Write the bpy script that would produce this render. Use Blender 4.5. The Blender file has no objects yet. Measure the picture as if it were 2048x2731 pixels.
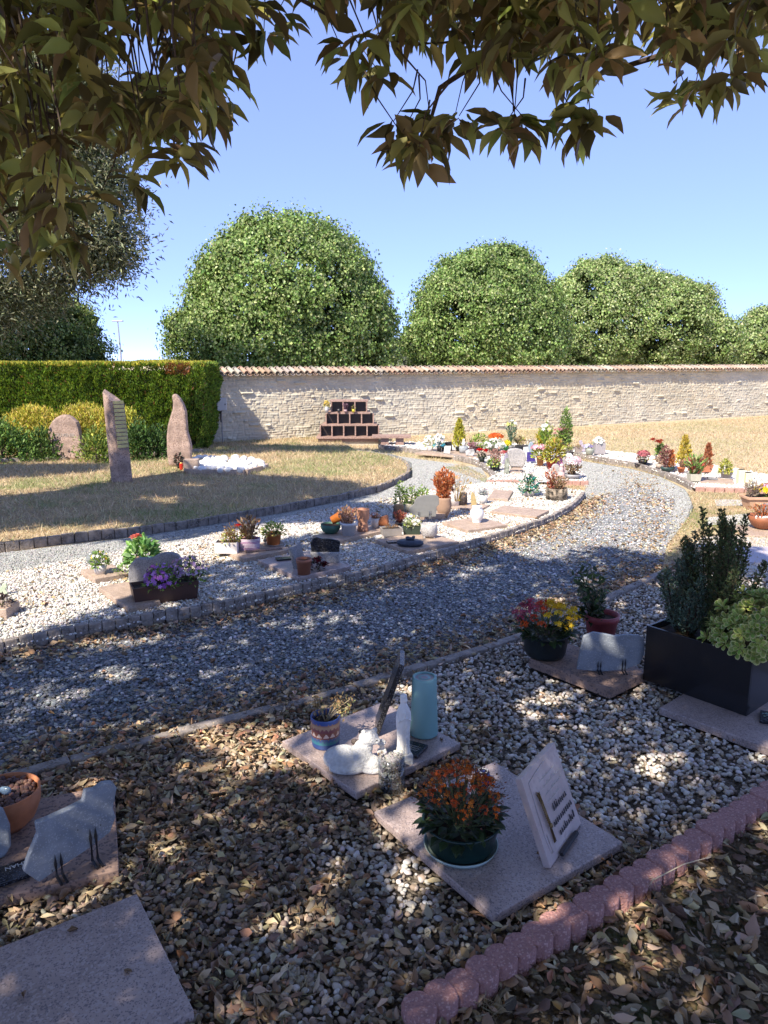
import bpy, math, random
import numpy as np
from mathutils import Vector, Matrix
# ------------------------------------------------------------------ camera, sky, sun, exposure
SC = bpy.context.scene
F, CX, CY, HZ, CH = 1972.0, 1024.0, 1365.5, 960.0, 1.6      # photo focal length / centre / horizon (px), eye height (m)
PITCH = math.atan((CY - HZ) / F)
cam_d = bpy.data.cameras.new('camera'); cam = bpy.data.objects.new('camera', cam_d); SC.collection.objects.link(cam)
cam.location = (0, 0, CH); cam.rotation_euler = (math.pi/2 - PITCH, 0, 0)
cam_d.sensor_fit = 'VERTICAL'; cam_d.sensor_height = 36; cam_d.lens = 36 * F / 2731
cam_d.clip_start = 0.05; cam_d.clip_end = 2000
SC.camera = cam
SUN = Vector((0.54, 0.73, -0.96)).normalized()               # direction the light travels
elev = math.asin(-SUN.z); azim = math.atan2(-SUN.x, -SUN.y)
w = bpy.data.worlds.new('World'); SC.world = w; w.use_nodes = True
nt = w.node_tree; sky = nt.nodes.new('ShaderNodeTexSky'); sky.sky_type = 'NISHITA'
sky.sun_disc = False; sky.sun_elevation = elev; sky.sun_rotation = azim % (2*math.pi)
sky.altitude = 8000; sky.air_density = 0.6; sky.dust_density = 0.0; sky.ozone_density = 10.0
gm_ = nt.nodes.new('ShaderNodeGamma'); gm_.inputs[1].default_value = 0.48; nt.links.new(sky.outputs[0], gm_.inputs[0])
tn = nt.nodes.new('ShaderNodeMix'); tn.data_type = 'RGBA'; tn.blend_type = 'MULTIPLY'; tn.inputs[0].default_value = 1; tn.inputs[7].default_value = (1.36, 1.28, 1.62, 1)
nt.links.new(gm_.outputs[0], tn.inputs[6]); nt.links.new(tn.outputs[2], nt.nodes['Background'].inputs[0]); nt.nodes['Background'].inputs[1].default_value = 0.15
sl = bpy.data.lights.new('sun', 'SUN'); sl.energy = 2.45; sl.angle = math.radians(0.5); sl.color = (1, 0.90, 0.76)
so = bpy.data.objects.new('sun', sl); SC.collection.objects.link(so); so.rotation_euler = SUN.to_track_quat('-Z', 'Y').to_euler()
SC.view_settings.view_transform = 'Standard'; SC.view_settings.look = 'None'
SC.view_settings.exposure = 1.98; SC.view_settings.gamma = 1
SC.cycles.max_bounces = 8; SC.cycles.transparent_max_bounces = 8; SC.cycles.use_denoising = True
random.seed(7); R = np.random.default_rng(7)
COL = SC.collection
# ------------------------------------------------------------------ where things stand (photo pixel -> point in the place)
def ray(x, y):
    a = (x - CX) / F; b = -(y - CY) / F
    return Vector((a, math.cos(PITCH) + b*math.sin(PITCH), -math.sin(PITCH) + b*math.cos(PITCH)))
def G(x, y, z=0.0):
    d = ray(x, y); t = (z - CH) / d.z
    return Vector((d.x*t, d.y*t, z))
def U(p):                                                    # metres per photo pixel at a point
    return (p.y*math.cos(PITCH) - (p.z - CH)*math.sin(PITCH)) / F
def HT(p, ytop):                                             # height at p's depth seen at row ytop
    d = ray(CX, ytop); return CH + d.z/d.y*p.y
def at(x, y, Y):
    d = ray(x, y); return Vector((d.x/d.y*Y, Y, CH + d.z/d.y*Y))
def K(pts): return [(x*1.23448, y*1.23448) for x, y in pts]
def nrm(a): return a / np.maximum(np.linalg.norm(a, axis=-1, keepdims=True), 1e-9)
def rdir(n): return nrm(R.normal(size=(n, 3)))
def inpoly(P, poly):
    poly = np.asarray(poly, float); x, y = P[:, 0], P[:, 1]; c = np.zeros(len(P), bool)
    for i in range(len(poly)):
        x1, y1 = poly[i-1][:2]; x2, y2 = poly[i][:2]
        with np.errstate(divide='ignore', invalid='ignore'):
            c ^= ((y1 > y) != (y2 > y)) & (x < (x2-x1)*(y-y1)/(y2-y1) + x1)
    return c
def samp(poly, n):
    poly = np.asarray(poly, float)[:, :2]; lo, hi = poly.min(0), poly.max(0); out = []; k = 0
    for _ in range(400):
        p = R.uniform(lo, hi, (max(n, 64), 2)); p = p[inpoly(p, poly)]; out.append(p); k += len(p)
        if k >= n: break
    return np.concatenate(out)[:n]
_nt = R.random((64, 64))
def vnoise(x, y, s):                                         # smooth value noise 0..1
    x = np.asarray(x)/s + 31.7; y = np.asarray(y)/s + 17.3; xi = np.floor(x).astype(int); yi = np.floor(y).astype(int)
    fx = x-xi; fy = y-yi; fx = fx*fx*(3-2*fx); fy = fy*fy*(3-2*fy); q = lambda a, b: _nt[a % 64, b % 64]
    return (q(xi, yi)*(1-fx)+q(xi+1, yi)*fx)*(1-fy) + (q(xi, yi+1)*(1-fx)+q(xi+1, yi+1)*fx)*fy
# ------------------------------------------------------------------ materials
MC = {}
def mat(name, col=(.5,.5,.5), rough=.7, var=.12, scale=25, bump=.0, bscale=None, speck=None, speck2=None, metal=0, attr=False,
        transl=0, col2=None, alpha=None, spec=.5, trans=0):
    if name in MC: return MC[name]
    m = bpy.data.materials.new(name); MC[name] = m; m.use_nodes = True; t = m.node_tree; N = t.nodes; L = t.links
    b = N['Principled BSDF']; b.inputs['Roughness'].default_value = rough; b.inputs['Metallic'].default_value = metal
    b.inputs['Specular IOR Level'].default_value = spec
    tc = N.new('ShaderNodeTexCoord'); out = None
    def noise(s, d=4):
        n = N.new('ShaderNodeTexNoise'); n.inputs['Scale'].default_value = s; n.inputs['Detail'].default_value = d
        L.new(tc.outputs['Object'], n.inputs['Vector']); return n
    def mix(f, a, bb, blend='MIX'):
        x = N.new('ShaderNodeMix'); x.data_type = 'RGBA'; x.blend_type = blend
        if isinstance(f, (int, float)): x.inputs[0].default_value = f
        else: L.new(f, x.inputs[0])
        for s, v in ((6, a), (7, bb)):
            if isinstance(v, tuple): x.inputs[s].default_value = (*v, 1)
            else: L.new(v, x.inputs[s])
        return x.outputs[2]
    if attr:
        a = N.new('ShaderNodeAttribute'); a.attribute_name = 'col'; out = a.outputs['Color']
    else:
        c2 = col2 or tuple(c*(1-2.2*var) for c in col); n = noise(scale)
        r = N.new('ShaderNodeMapRange'); r.inputs[1].default_value = .35; r.inputs[2].default_value = .65
        L.new(n.outputs[0], r.inputs[0]); out = mix(r.outputs[0], c2, col)
    for sp in (speck, speck2):
        if sp:
            sc, sz, amt = sp; v = N.new('ShaderNodeTexVoronoi'); v.inputs['Scale'].default_value = sz
            L.new(tc.outputs['Object'], v.inputs['Vector']); s = N.new('ShaderNodeSeparateColor'); L.new(v.outputs['Color'], s.inputs[0])
            g = N.new('ShaderNodeMath'); g.operation = 'LESS_THAN'; g.inputs[1].default_value = amt; L.new(s.outputs[0], g.inputs[0])
            out = mix(g.outputs[0], out, sc)
    L.new(out, b.inputs['Base Color'])
    if bump:
        n = noise(bscale or scale*2, 6); bp = N.new('ShaderNodeBump'); bp.inputs['Strength'].default_value = bump; bp.inputs['Distance'].default_value = .01
        L.new(n.outputs[0], bp.inputs['Height']); L.new(bp.outputs[0], b.inputs['Normal'])
    if transl:
        tr = N.new('ShaderNodeBsdfTranslucent'); L.new(mix(.6, out, (1, .95, .35), 'MULTIPLY'), tr.inputs[0])
        ms = N.new('ShaderNodeMixShader'); ms.inputs[0].default_value = transl
        L.new(b.outputs[0], ms.inputs[1]); L.new(tr.outputs[0], ms.inputs[2]); L.new(ms.outputs[0], N['Material Output'].inputs[0])
    if trans: b.inputs['Transmission Weight'].default_value = trans
    return m
def FOL(): return mat('foliage', attr=True, rough=.55, transl=.28, spec=.3)
def PET(): return mat('petals', attr=True, rough=.6, transl=.2, spec=.2)
def DRY(): return mat('dry_leaves', attr=True, rough=.75, transl=.1, spec=.2)
def STN(): return mat('small_stones', attr=True, rough=.7, bump=.25, bscale=180)
def thin_glass():
    if 'thin_glass' in MC: return MC['thin_glass']
    m = bpy.data.materials.new('thin_glass'); MC['thin_glass'] = m; m.use_nodes = True; N = m.node_tree.nodes; L = m.node_tree.links
    a = N.new('ShaderNodeBsdfTransparent'); a.inputs[0].default_value = (.93,.95,.95,1); g = N.new('ShaderNodeBsdfGlossy'); g.inputs['Roughness'].default_value = .04
    lw = N.new('ShaderNodeLayerWeight'); lw.inputs[0].default_value = .3; f = N.new('ShaderNodeMath'); f.operation = 'MULTIPLY'; f.inputs[1].default_value = .35; L.new(lw.outputs['Facing'], f.inputs[0]); x = N.new('ShaderNodeMixShader'); L.new(f.outputs[0], x.inputs[0]); L.new(a.outputs[0], x.inputs[1]); L.new(g.outputs[0], x.inputs[2]); L.new(x.outputs[0], N['Material Output'].inputs[0]); return m
def GRN(k='pink'):
    if k == 'pink': return mat('granite_pink', (.42,.33,.30), .38, .10, 9, speck=((.20,.165,.17), 260, .2), speck2=((.44,.36,.34), 170, .2))
    if k == 'pinkmid': return mat('granite_salmon', (.46,.355,.28), .6, .12, 14, speck=((.27,.19,.14), 200, .2), bump=.2, bscale=120)
    if k == 'brown': return mat('granite_brown', (.34,.23,.18), .7, .16, 14, speck=((.14,.1,.09), 130, .2), bump=.5, bscale=60)
    if k == 'grey': return mat('granite_grey', (.27,.27,.28), .6, .1, 20, speck=((.14,.14,.15), 200, .3), bump=.15, bscale=90)
    if k == 'slate': return mat('slate_blue_grey', (.24,.27,.31), .5, .12, 12, speck=((.30,.33,.36), 300, .12), bump=.25, bscale=40)
    if k == 'dark': return mat('granite_dark', (.018,.019,.023), .22, .15, 40, speck=((.1,.1,.11), 300, .12))
    if k == 'white': return mat('white_stone', (.72,.70,.66), .6, .06, 20, bump=.15, bscale=60)
    if k == 'light': return mat('granite_light', (.46,.44,.42), .65, .12, 22, speck=((.25,.24,.24), 160, .25), bump=.5, bscale=50)
def PL(name, col, rough=.45, **k): return mat(name, col, rough, k.pop('var', .05), k.pop('scale', 12), **k)
TERRA = lambda: mat('terracotta', (.50,.19,.085), .75, .1, 18, bump=.1, bscale=90)
SOIL = lambda: mat('potting_soil', (.055,.038,.027), .95, .25, 60, bump=1, bscale=90)
# ------------------------------------------------------------------ mesh building
class MB:
    def __init__(s): s.ch = []; s.n = 0
    def add(s, V, Fc, col=None, mi=0):
        V = np.asarray(V, np.float32).reshape(-1, 3); groups = {}
        if isinstance(Fc, np.ndarray): groups = {Fc.shape[1]: (Fc, col)}
        else:
            for f in Fc: groups.setdefault(len(f), []).append(f)
            groups = {k: (np.asarray(v, np.int64), col) for k, v in groups.items()}
        first = True
        for k, (fa, c) in groups.items():
            m = len(fa)
            if c is None: c = (.5, .5, .5)
            c = np.asarray(c, np.float32)
            if c.ndim == 1: c = np.broadcast_to(c, (m, 3))
            s.ch.append((V if first else np.zeros((0, 3), np.float32), fa + s.n, c, mi)); first = False
        s.n += len(V); return s
    def build(s, name, mats, parent=None, loc=(0,0,0), rot=(0,0,0), smooth=False, bevel=0, mtx=None):
        V = np.concatenate([c[0] for c in s.ch]); me = bpy.data.meshes.new(name)
        li = np.concatenate([c[1].ravel() for c in s.ch]); lt = np.concatenate([np.full(len(c[1]), c[1].shape[1]) for c in s.ch])
        cl = np.concatenate([c[2] for c in s.ch]); mi = np.concatenate([np.full(len(c[1]), c[3]) for c in s.ch])
        me.vertices.add(len(V)); me.vertices.foreach_set('co', V.ravel().astype(np.float32))
        me.loops.add(len(li)); me.loops.foreach_set('vertex_index', li.astype(np.int32))
        me.polygons.add(len(lt)); st = np.concatenate([[0], np.cumsum(lt)[:-1]])
        me.polygons.foreach_set('loop_start', st.astype(np.int32)); me.polygons.foreach_set('loop_total', lt.astype(np.int32))
        me.polygons.foreach_set('material_index', mi.astype(np.int32))
        me.polygons.foreach_set('use_smooth', np.full(len(lt), bool(smooth)))
        a = me.attributes.new('col', 'FLOAT_COLOR', 'FACE'); a.data.foreach_set('color', np.c_[cl, np.ones(len(cl))].astype(np.float32).ravel())
        me.update(); me.validate()
        if not isinstance(mats, (list, tuple)): mats = [mats]
        for m in mats: me.materials.append(m)
        o = bpy.data.objects.new(name, me); COL.objects.link(o)
        if parent is not None: o.parent = parent
        if mtx is not None: o.matrix_basis = mtx
        else: o.location = loc; o.rotation_euler = rot
        if bevel:
            b = o.modifiers.new('bevel', 'BEVEL'); b.width = bevel; b.segments = 2; b.limit_method = 'ANGLE'; b.angle_limit = math.radians(40)
        return o
def tag(o, label, cat, group=None):
    o['label'] = label; o['category'] = cat
    if group: o['group'] = group
    return o
def thing(name, label, cat, loc=(0,0,0), rz=0, group=None):
    o = bpy.data.objects.new(name, None); COL.objects.link(o); o.empty_display_size = .05
    o.location = loc; o.rotation_euler = (0, 0, rz); return tag(o, label, cat, group)
def kind(o, k): o['kind'] = k; return o
def boxm(c, s, rz=0, taper=1.0):
    x, y, z = s[0]/2, s[1]/2, s[2]; V = np.array([(a*x*(taper if q == 0 else 1), b*y*(taper if q == 0 else 1), q*z) for q in (0, 1) for a, b in ((-1,-1),(1,-1),(1,1),(-1,1))], float)
    c_, s_ = math.cos(rz), math.sin(rz); V = np.c_[V[:,0]*c_-V[:,1]*s_, V[:,0]*s_+V[:,1]*c_, V[:,2]] + np.array(c)
    return V, np.array([(3,2,1,0),(4,5,6,7),(0,1,5,4),(1,2,6,5),(2,3,7,6),(3,0,4,7)])
def lathe(prof, seg=28, c=(0,0,0), sx=1, sy=1, wav=None):
    a = np.arange(seg)/seg*2*math.pi; V = []; Fc = []
    for i, (r, z) in enumerate(prof):
        rr = r*(1 + (wav(a, z) if wav else 0)) ; V.append(np.c_[np.cos(a)*rr*sx, np.sin(a)*rr*sy, np.full(seg, z)])
        if i:
            for j in range(seg): Fc.append(((i-1)*seg+j, (i-1)*seg+(j+1) % seg, i*seg+(j+1) % seg, i*seg+j))
    return np.concatenate(V)+np.array(c), np.array(Fc)
def tube(pts, rad, seg=6):
    P = np.asarray(pts, float); n = len(P); rad = np.broadcast_to(rad, n) if np.ndim(rad) else np.full(n, rad)
    T = nrm(np.gradient(P, axis=0)); ref = np.array([0,0,1.]) if abs(T[0][2]) < .9 else np.array([1.,0,0])
    X = nrm(np.cross(T, ref)); Y = np.cross(T, X); a = np.arange(seg)/seg*2*math.pi
    V = (P[:,None]+rad[:,None,None]*(np.cos(a)[None,:,None]*X[:,None]+np.sin(a)[None,:,None]*Y[:,None])).reshape(-1,3)
    Fc = [(i*seg+j, i*seg+(j+1) % seg, (i+1)*seg+(j+1) % seg, (i+1)*seg+j) for i in range(n-1) for j in range(seg)]
    Fc.append(tuple(range(seg))[::-1]); Fc.append(tuple((n-1)*seg+j for j in range(seg))); return V, Fc
def prism(poly, t, y0=0):                                    # outline in local x/z, thickness along +y
    n = len(poly); V = [(x, y0, z) for x, z in poly] + [(x, y0+t, z) for x, z in poly]
    Fc = [tuple(range(n)), tuple(range(2*n-1, n-1, -1))] + [(i, i+n, (i+1) % n + n, (i+1) % n) for i in range(n)]
    return np.array(V), Fc
def slabm(poly, z0, z1):
    n = len(poly); V = [(p[0], p[1], z1) for p in poly] + [(p[0], p[1], z0) for p in poly]
    return np.array(V), [tuple(range(n)), tuple(range(2*n-1, n-1, -1))] + [(i, i+n, (i+1) % n+n, (i+1) % n) for i in range(n)]
import bmesh
def ico(sub):
    bm = bmesh.new(); bmesh.ops.create_icosphere(bm, subdivisions=sub, radius=1); V = np.array([v.co[:] for v in bm.verts])
    Fc = np.array([[v.index for v in f.verts] for f in bm.faces]); bm.free(); return V, Fc
ICO1, ICO2, ICO3 = ico(1), ico(2), ico(3)
def blob(c, r, seed=0, amp=.08, base=None):
    V, Fc = base or ICO3; r = np.broadcast_to(np.asarray(r, float), 3)
    rg = np.random.default_rng(seed); d = sum(np.sin(V@rg.normal(size=3)*k+rg.uniform(0,6))/k for k in (2,3,5,8))
    return V*(1+amp*d[:,None])*r+np.array(c), Fc
LF4 = (np.array([(0,0,0),(.42,.5,.10),(1,0,-.08),(.42,-.5,.10)]), np.array([(0,2,1),(0,3,2)]))
LF12 = (np.array([(0,0,0),(.22,0,-.03),(.5,0,-.03),(.8,0,-.09),(1.05,0,-.2),(.22,.36,.05),(.5,.5,.07),(.8,.25,-.02),(.22,-.36,.05),(.5,-.5,.07),(.8,-.25,-.02)]),
        np.array([(0,1,5),(1,2,6),(1,6,5),(2,3,7),(2,7,6),(3,4,7),(0,8,1),(1,9,2),(1,8,9),(2,10,3),(2,9,10),(3,10,4)]))
LFC = (LF12[0]*np.array([.92,.85,1])+np.array([(0,0,0),(0,0,-.08),(0,0,-.12),(0,0,-.02),(-.1,0,.28),(0,0,.14),(.03,0,.2),(-.05,0,.22),(0,0,.05),(.02,0,.22),(-.02,0,.10)]), LF12[1])
LFR = (np.array([(0,0,0),(.3,0,-.03),(.62,0,-.04),(.88,0,-.05),(1.0,0,-.09),(.3,.22,.03),(.62,.5,.06),(.88,.36,.0),(.3,-.22,.03),(.62,-.5,.06),(.88,-.36,.0)]), LF12[1])
NEED = (np.array([(0,-.5,0),(0,.5,0),(1,0,0)]), np.array([(0,1,2)]))
def star(n=5, w=.55):
    V = [(0,0,0)]; Fc = []
    for i in range(n):
        a = i/n*2*math.pi
        for r, d, z in ((.6, -w, .12), (1, 0, .2), (.6, w, .12)): V.append((r*math.cos(a+d), r*math.sin(a+d), z))
        k = 1+3*i; Fc += [(0,k,k+1),(0,k+1,k+2)]
    return np.array(V), np.array(Fc)
STAR5, STAR4 = star(5), star(4, .6)
ROSE = None
def scatter(B, proto, pos, X, size, cols, Z=None, wid=1.0, mi=0):
    """copies of a small shape: X = long axis, Z = rough normal, size (n,) length, wid width ratio"""
    V, Fc = proto; n = len(pos); X = nrm(np.asarray(X, float)); Z = rdir(n) if Z is None else np.asarray(Z, float)
    Y = nrm(np.cross(Z, X)); Z2 = np.cross(X, Y); size = np.broadcast_to(size, n).astype(float); wid = np.broadcast_to(wid, n)
    W = (V[None,:,0:1]*X[:,None]+V[None,:,1:2]*(Y*wid[:,None])[:,None]+V[None,:,2:3]*Z2[:,None])*size[:,None,None]+np.asarray(pos)[:,None]
    FF = (Fc[None]+(np.arange(n)*len(V))[:,None,None]).reshape(-1, Fc.shape[1])
    cols = np.asarray(cols, float); cols = np.broadcast_to(cols, (n, 3)) if cols.ndim == 1 else cols
    B.add(W.reshape(-1, 3), FF, np.repeat(cols, len(Fc), 0), mi)
def pick(cols, n, jit=.18):
    c = np.asarray(cols, float).reshape(-1, 3)[R.integers(0, len(np.asarray(cols).reshape(-1,3)), n)]
    return np.clip(c*(1+R.normal(size=(n,1))*jit)*(1+R.normal(size=(n,3))*jit*.25), .003, .95)
def text_mesh(txt, size):
    cu = bpy.data.curves.new('lettering', 'FONT'); cu.body = txt; cu.size = size; cu.extrude = size*.03; cu.align_x = 'CENTER'
    o = bpy.data.objects.new('tmp', cu); COL.objects.link(o); bpy.context.view_layer.update()
    me = bpy.data.meshes.new_from_object(o.evaluated_get(bpy.context.evaluated_depsgraph_get()))
    bpy.data.objects.remove(o); bpy.data.curves.remove(cu)
    return me
# ================================================================== SETTING
def gpoly(pts): return [tuple(G(x, y))[:2] for x, y in pts]
K1 = K([(-120,1205),(-60,1196),(0,1188),(75,1178),(150,1167),(300,1152),(420,1136),(520,1119),(620,1101),(729,1081),(817,1059),(861,1042),(884,1028),(886,1017),(878,1005),(861,997),(834,988),(800,982),(770,979)])
K2 = K([(-120,1445),(-60,1430),(0,1416),(129,1389),(230,1370),(325,1354),(486,1326),(600,1300),(700,1275),(810,1250),(900,1224),(980,1201),(1053,1178),(1110,1160),(1163,1142),(1200,1127),(1228,1111),(1250,1094),(1264,1076)])
K3 = K([(-120,1722),(0,1690),(100,1657),(200,1632),(300,1608),(400,1582),(520,1552),(640,1520),(750,1489),(850,1460),(900,1443),(1000,1412),(1100,1385),(1180,1352),(1260,1315),(1330,1283),(1400,1252),(1430,1238)])
K4 = K([(817,967),(869,974),(935,982),(986,992),(1022,1000),(1040,1009),(1055,1020),(1063,1032)])
K5 = K([(1218,980),(1260,988),(1296,996),(1368,1007),(1427,1025),(1465,1040),(1493,1055)])
K6 = K([(-60,1010),(0,1006),(100,1002),(220,997),(360,988),(440,984)])
LAWN = gpoly(K1) + [(-.9,14.6),(-1.3,15.3),(-9,13.2),(-12,9)]
MIDBED = gpoly(K2) + gpoly(K([(1262,1068),(1150,1050),(1060,1048),(960,1060),(860,1082),(750,1100),(600,1128),(400,1178),(200,1212),(0,1250),(-120,1275)]))
NEARBED = gpoly(K3) + gpoly(K([(1450,1215),(1659,1235),(1900,1260),(1900,1560),(1659,1735),(1590,1778),(1450,1893),(1300,1985),(1150,2075),(1000,2165),(892,2230)])) + [(-.3,.6),(-2.5,.6)]
EDGE = K([(880,2232),(960,2183),(1035,2135),(1105,2090),(1180,2043),(1255,1997),(1330,1952),(1400,1907),(1470,1862),(1540,1815),(1600,1778),(1660,1737),(1740,1690)])
LITTER = [tuple(G(*p))[:2] for p in EDGE] + [(3.5,3.6),(3.5,.4),(0,.4)]
FARA = gpoly(K4) + gpoly(K([(1050,1044),(1127,1044),(1214,1046),(1271,1046),(1262,1028),(1240,1005),(1235,985),(1225,972),(1100,960),(950,958),(840,958)]))
FARB = gpoly(K5) + gpoly(K([(1502,1059),(1659,1064),(1850,1072),(1850,1050),(1659,1030),(1560,1012),(1430,991),(1330,979),(1240,974)]))
RIGHTG = gpoly(K([(1485,1062),(1500,1100),(1470,1140),(1440,1180),(1430,1238),(1900,1260),(1900,1075)]))
PATH = gpoly(K([(-300,1260),(-300,1800)])) + [(-4,1.5),(4,1.5)] + gpoly(K([(1500,1400),(1440,1240),(1450,1190),(1485,1130),(1500,1085),(1480,1055),(1427,1028),(1368,1012),(1296,1000),(1240,992),(1262,1040),(1275,1068),(1240,1056),(1150,1046),(1060,1044),(1000,1030),(950,1010),(900,996),(840,978),(780,979),(860,994),(890,1010),(890,1030),(820,1062),(620,1104),(300,1156),(0,1192)]))
def ground_mat(name, layers, bump=.6, bs=60, rough=.95):
    """procedural ground: list of (colour, noise scale, lo, hi) laid over one another, first is the base"""
    m = bpy.data.materials.new(name); m.use_nodes = True; t = m.node_tree; N = t.nodes; L = t.links; b = N['Principled BSDF']
    b.inputs['Roughness'].default_value = rough; b.inputs['Specular IOR Level'].default_value = .2
    tc = N.new('ShaderNodeTexCoord'); out = None
    for (c, s, lo, hi) in layers:
        if out is None:
            rgb = N.new('ShaderNodeRGB'); rgb.outputs[0].default_value = (*c, 1); out = rgb.outputs[0]; continue
        if s < 0:
            v = N.new('ShaderNodeTexVoronoi'); v.inputs['Scale'].default_value = -s; L.new(tc.outputs['Object'], v.inputs[0])
            sp = N.new('ShaderNodeSeparateColor'); L.new(v.outputs['Color'], sp.inputs[0]); f = sp.outputs[0]
        else:
            n = N.new('ShaderNodeTexNoise'); n.inputs['Scale'].default_value = s; n.inputs['Detail'].default_value = 6; n.inputs['Roughness'].default_value = .65
            L.new(tc.outputs['Object'], n.inputs['Vector']); f = n.outputs[0]
        r = N.new('ShaderNodeMapRange'); r.inputs[1].default_value = lo; r.inputs[2].default_value = hi; L.new(f, r.inputs[0])
        x = N.new('ShaderNodeMix'); x.data_type = 'RGBA'; L.new(r.outputs[0], x.inputs[0]); L.new(out, x.inputs[6]); x.inputs[7].default_value = (*c, 1); out = x.outputs[2]
    L.new(out, b.inputs['Base Color'])
    n = N.new('ShaderNodeTexVoronoi'); n.inputs['Scale'].default_value = bs; L.new(tc.outputs['Object'], n.inputs[0])
    bp = N.new('ShaderNodeBump'); bp.inputs['Strength'].default_value = bump; bp.inputs['Distance'].default_value = .02; bp.invert = True
    L.new(n.outputs['Distance'], bp.inputs['Height']); L.new(bp.outputs[0], b.inputs['Normal'])
    return m
M_DRYGRASS = ground_mat('dry_grass_ground', [((.51,.41,.26),0,0,0),((.43,.38,.22),.7,.5,.65),((.58,.48,.33),3,.45,.65),((.38,.27,.15),14,.58,.75)], .7, 90)
M_LAWN = ground_mat('lawn_soil', [((.40,.31,.19),0,0,0),((.26,.27,.12),.9,.5,.62),((.52,.40,.24),2.5,.5,.62),((.20,.15,.09),18,.58,.72)], .7, 90)
M_PATH = ground_mat('slate_gravel', [((.25,.26,.25),0,0,0),((.34,.34,.33),-70,.55,.9),((.16,.17,.17),-95,.7,.95),((.36,.29,.19),.8,.6,.75)], 1, 75, .8)
M_WHITE = ground_mat('white_gravel', [((.50,.48,.44),0,0,0),((.68,.66,.62),-55,.4,.9),((.26,.22,.18),-40,.82,.95),((.36,.28,.18),1.6,.62,.78)], 1, 50, .8)
M_PEB = ground_mat('pebble_bed_soil', [((.12,.10,.08),0,0,0),((.22,.19,.16),-60,.5,.9),((.07,.05,.035),6,.5,.7)], 1, 60)
M_LIT = ground_mat('litter_soil', [((.13,.10,.065),0,0,0),((.09,.10,.045),4,.5,.62),((.2,.15,.09),-50,.6,.9)], 1, 60)
M_KERB = mat('kerb_concrete', (.34,.295,.26), .85, .3, 16, speck=((.27,.24,.22), 140, .25), bump=.8, bscale=45)
M_PINK = mat('edging_concrete_pink', (.44,.225,.20), .85, .1, 14, speck=((.32,.165,.155), 220, .25), speck2=((.50,.30,.27), 200, .12), bump=.7, bscale=110)
def sheet(name, poly, z, m):
    B = MB(); B.add([(p[0], p[1], z) for p in poly], [tuple(range(len(poly)))])
    o = B.build(name, m); return kind(o, 'structure')
def signed(poly): return sum(poly[i-1][0]*poly[i][1]-poly[i][0]*poly[i-1][1] for i in range(len(poly)))
def up(poly): return poly if signed(poly) > 0 else poly[::-1]
sheet('ground', [(-400,-60),(400,-60),(400,700),(-400,700)], -.03, M_DRYGRASS)
sheet('gravel_path', up(PATH), -.012, M_PATH)
sheet('lawn', up(LAWN), .045, M_LAWN)
sheet('white_gravel_bed', up(MIDBED), .03, M_WHITE)
sheet('pebble_bed', up(NEARBED), -.004, M_PEB)
sheet('leaf_litter_ground', up(LITTER), -.002, M_LIT)
sheet('far_gravel_bed', up(FARA), .02, M_WHITE)
sheet('far_right_gravel_bed', up(FARB), .02, M_WHITE)
sheet('patchy_grass', up(RIGHTG), .0, M_LAWN)
for i, q in enumerate([[(1905,1333),(2010,1334),(2100,1350),(1910,1350)],[(1890,1382),(1990,1372),(2100,1378),(2100,1402),(1880,1402)],[(1870,1432),(2100,1425),(2100,1462),(1850,1462)],[(1840,1510),(2100,1500),(2100,1540),(1780,1545)]]):
    sheet('white_gravel_strip', up([tuple(G(x, y))[:2] for x, y in q]), .006+.004*(i % 2), M_WHITE)
def resample(P, step):
    P = np.array([tuple(p)[:2] for p in P]); d = np.r_[0, np.cumsum(np.linalg.norm(np.diff(P, axis=0), axis=1))]
    n = max(2, int(round(d[-1]/step))+1); t = np.linspace(0, d[-1], n); return np.c_[np.interp(t, d, P[:,0]), np.interp(t, d, P[:,1])]
def kerb(name, pts, step, h, wd, side=1, jit=.004, z0=-.03, m=None):
    Q = resample([G(x, y) for x, y in pts], step); B = MB()
    for a, b in zip(Q[:-1], Q[1:]):
        d = (b-a)/np.linalg.norm(b-a); n = np.array([-d[1], d[0]])*side*wd; g = d*.0025
        hh = h+random.uniform(-jit, jit); o = np.array([-d[1], d[0]])*side*random.uniform(-jit, jit)
        B.add(*slabm([a+g+o, b-g+o, b-g+n+o, a+g+n+o], z0, hh))
    return kind(B.build(name, m or M_KERB, bevel=.006), 'structure')
kerb('lawn_kerb', K1, .115, .062, .04, 1)
kerb('bed_kerb', K2, .075, .08, .042, 1)
kerb('near_bed_kerb', K3, .45, .03, .06, -1, .006)
kerb('far_bed_kerb', K4, .2, .06, .05, 1)
kerb('far_right_bed_kerb', K5, .2, .06, .05, 1)
kerb('back_path_kerb', K6, .5, .10, .12, 1)
ORD = 'First Second Third Fourth Fifth Sixth Seventh Eighth Ninth Tenth Eleventh Twelfth Thirteenth Fourteenth Fifteenth Sixteenth Seventeenth Eighteenth Nineteenth Twentieth Twenty-first Twenty-second Twenty-third Twenty-fourth Twenty-fifth Twenty-sixth Twenty-seventh Twenty-eighth Twenty-ninth Thirtieth Thirty-first Thirty-second Thirty-third'.split()
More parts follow.
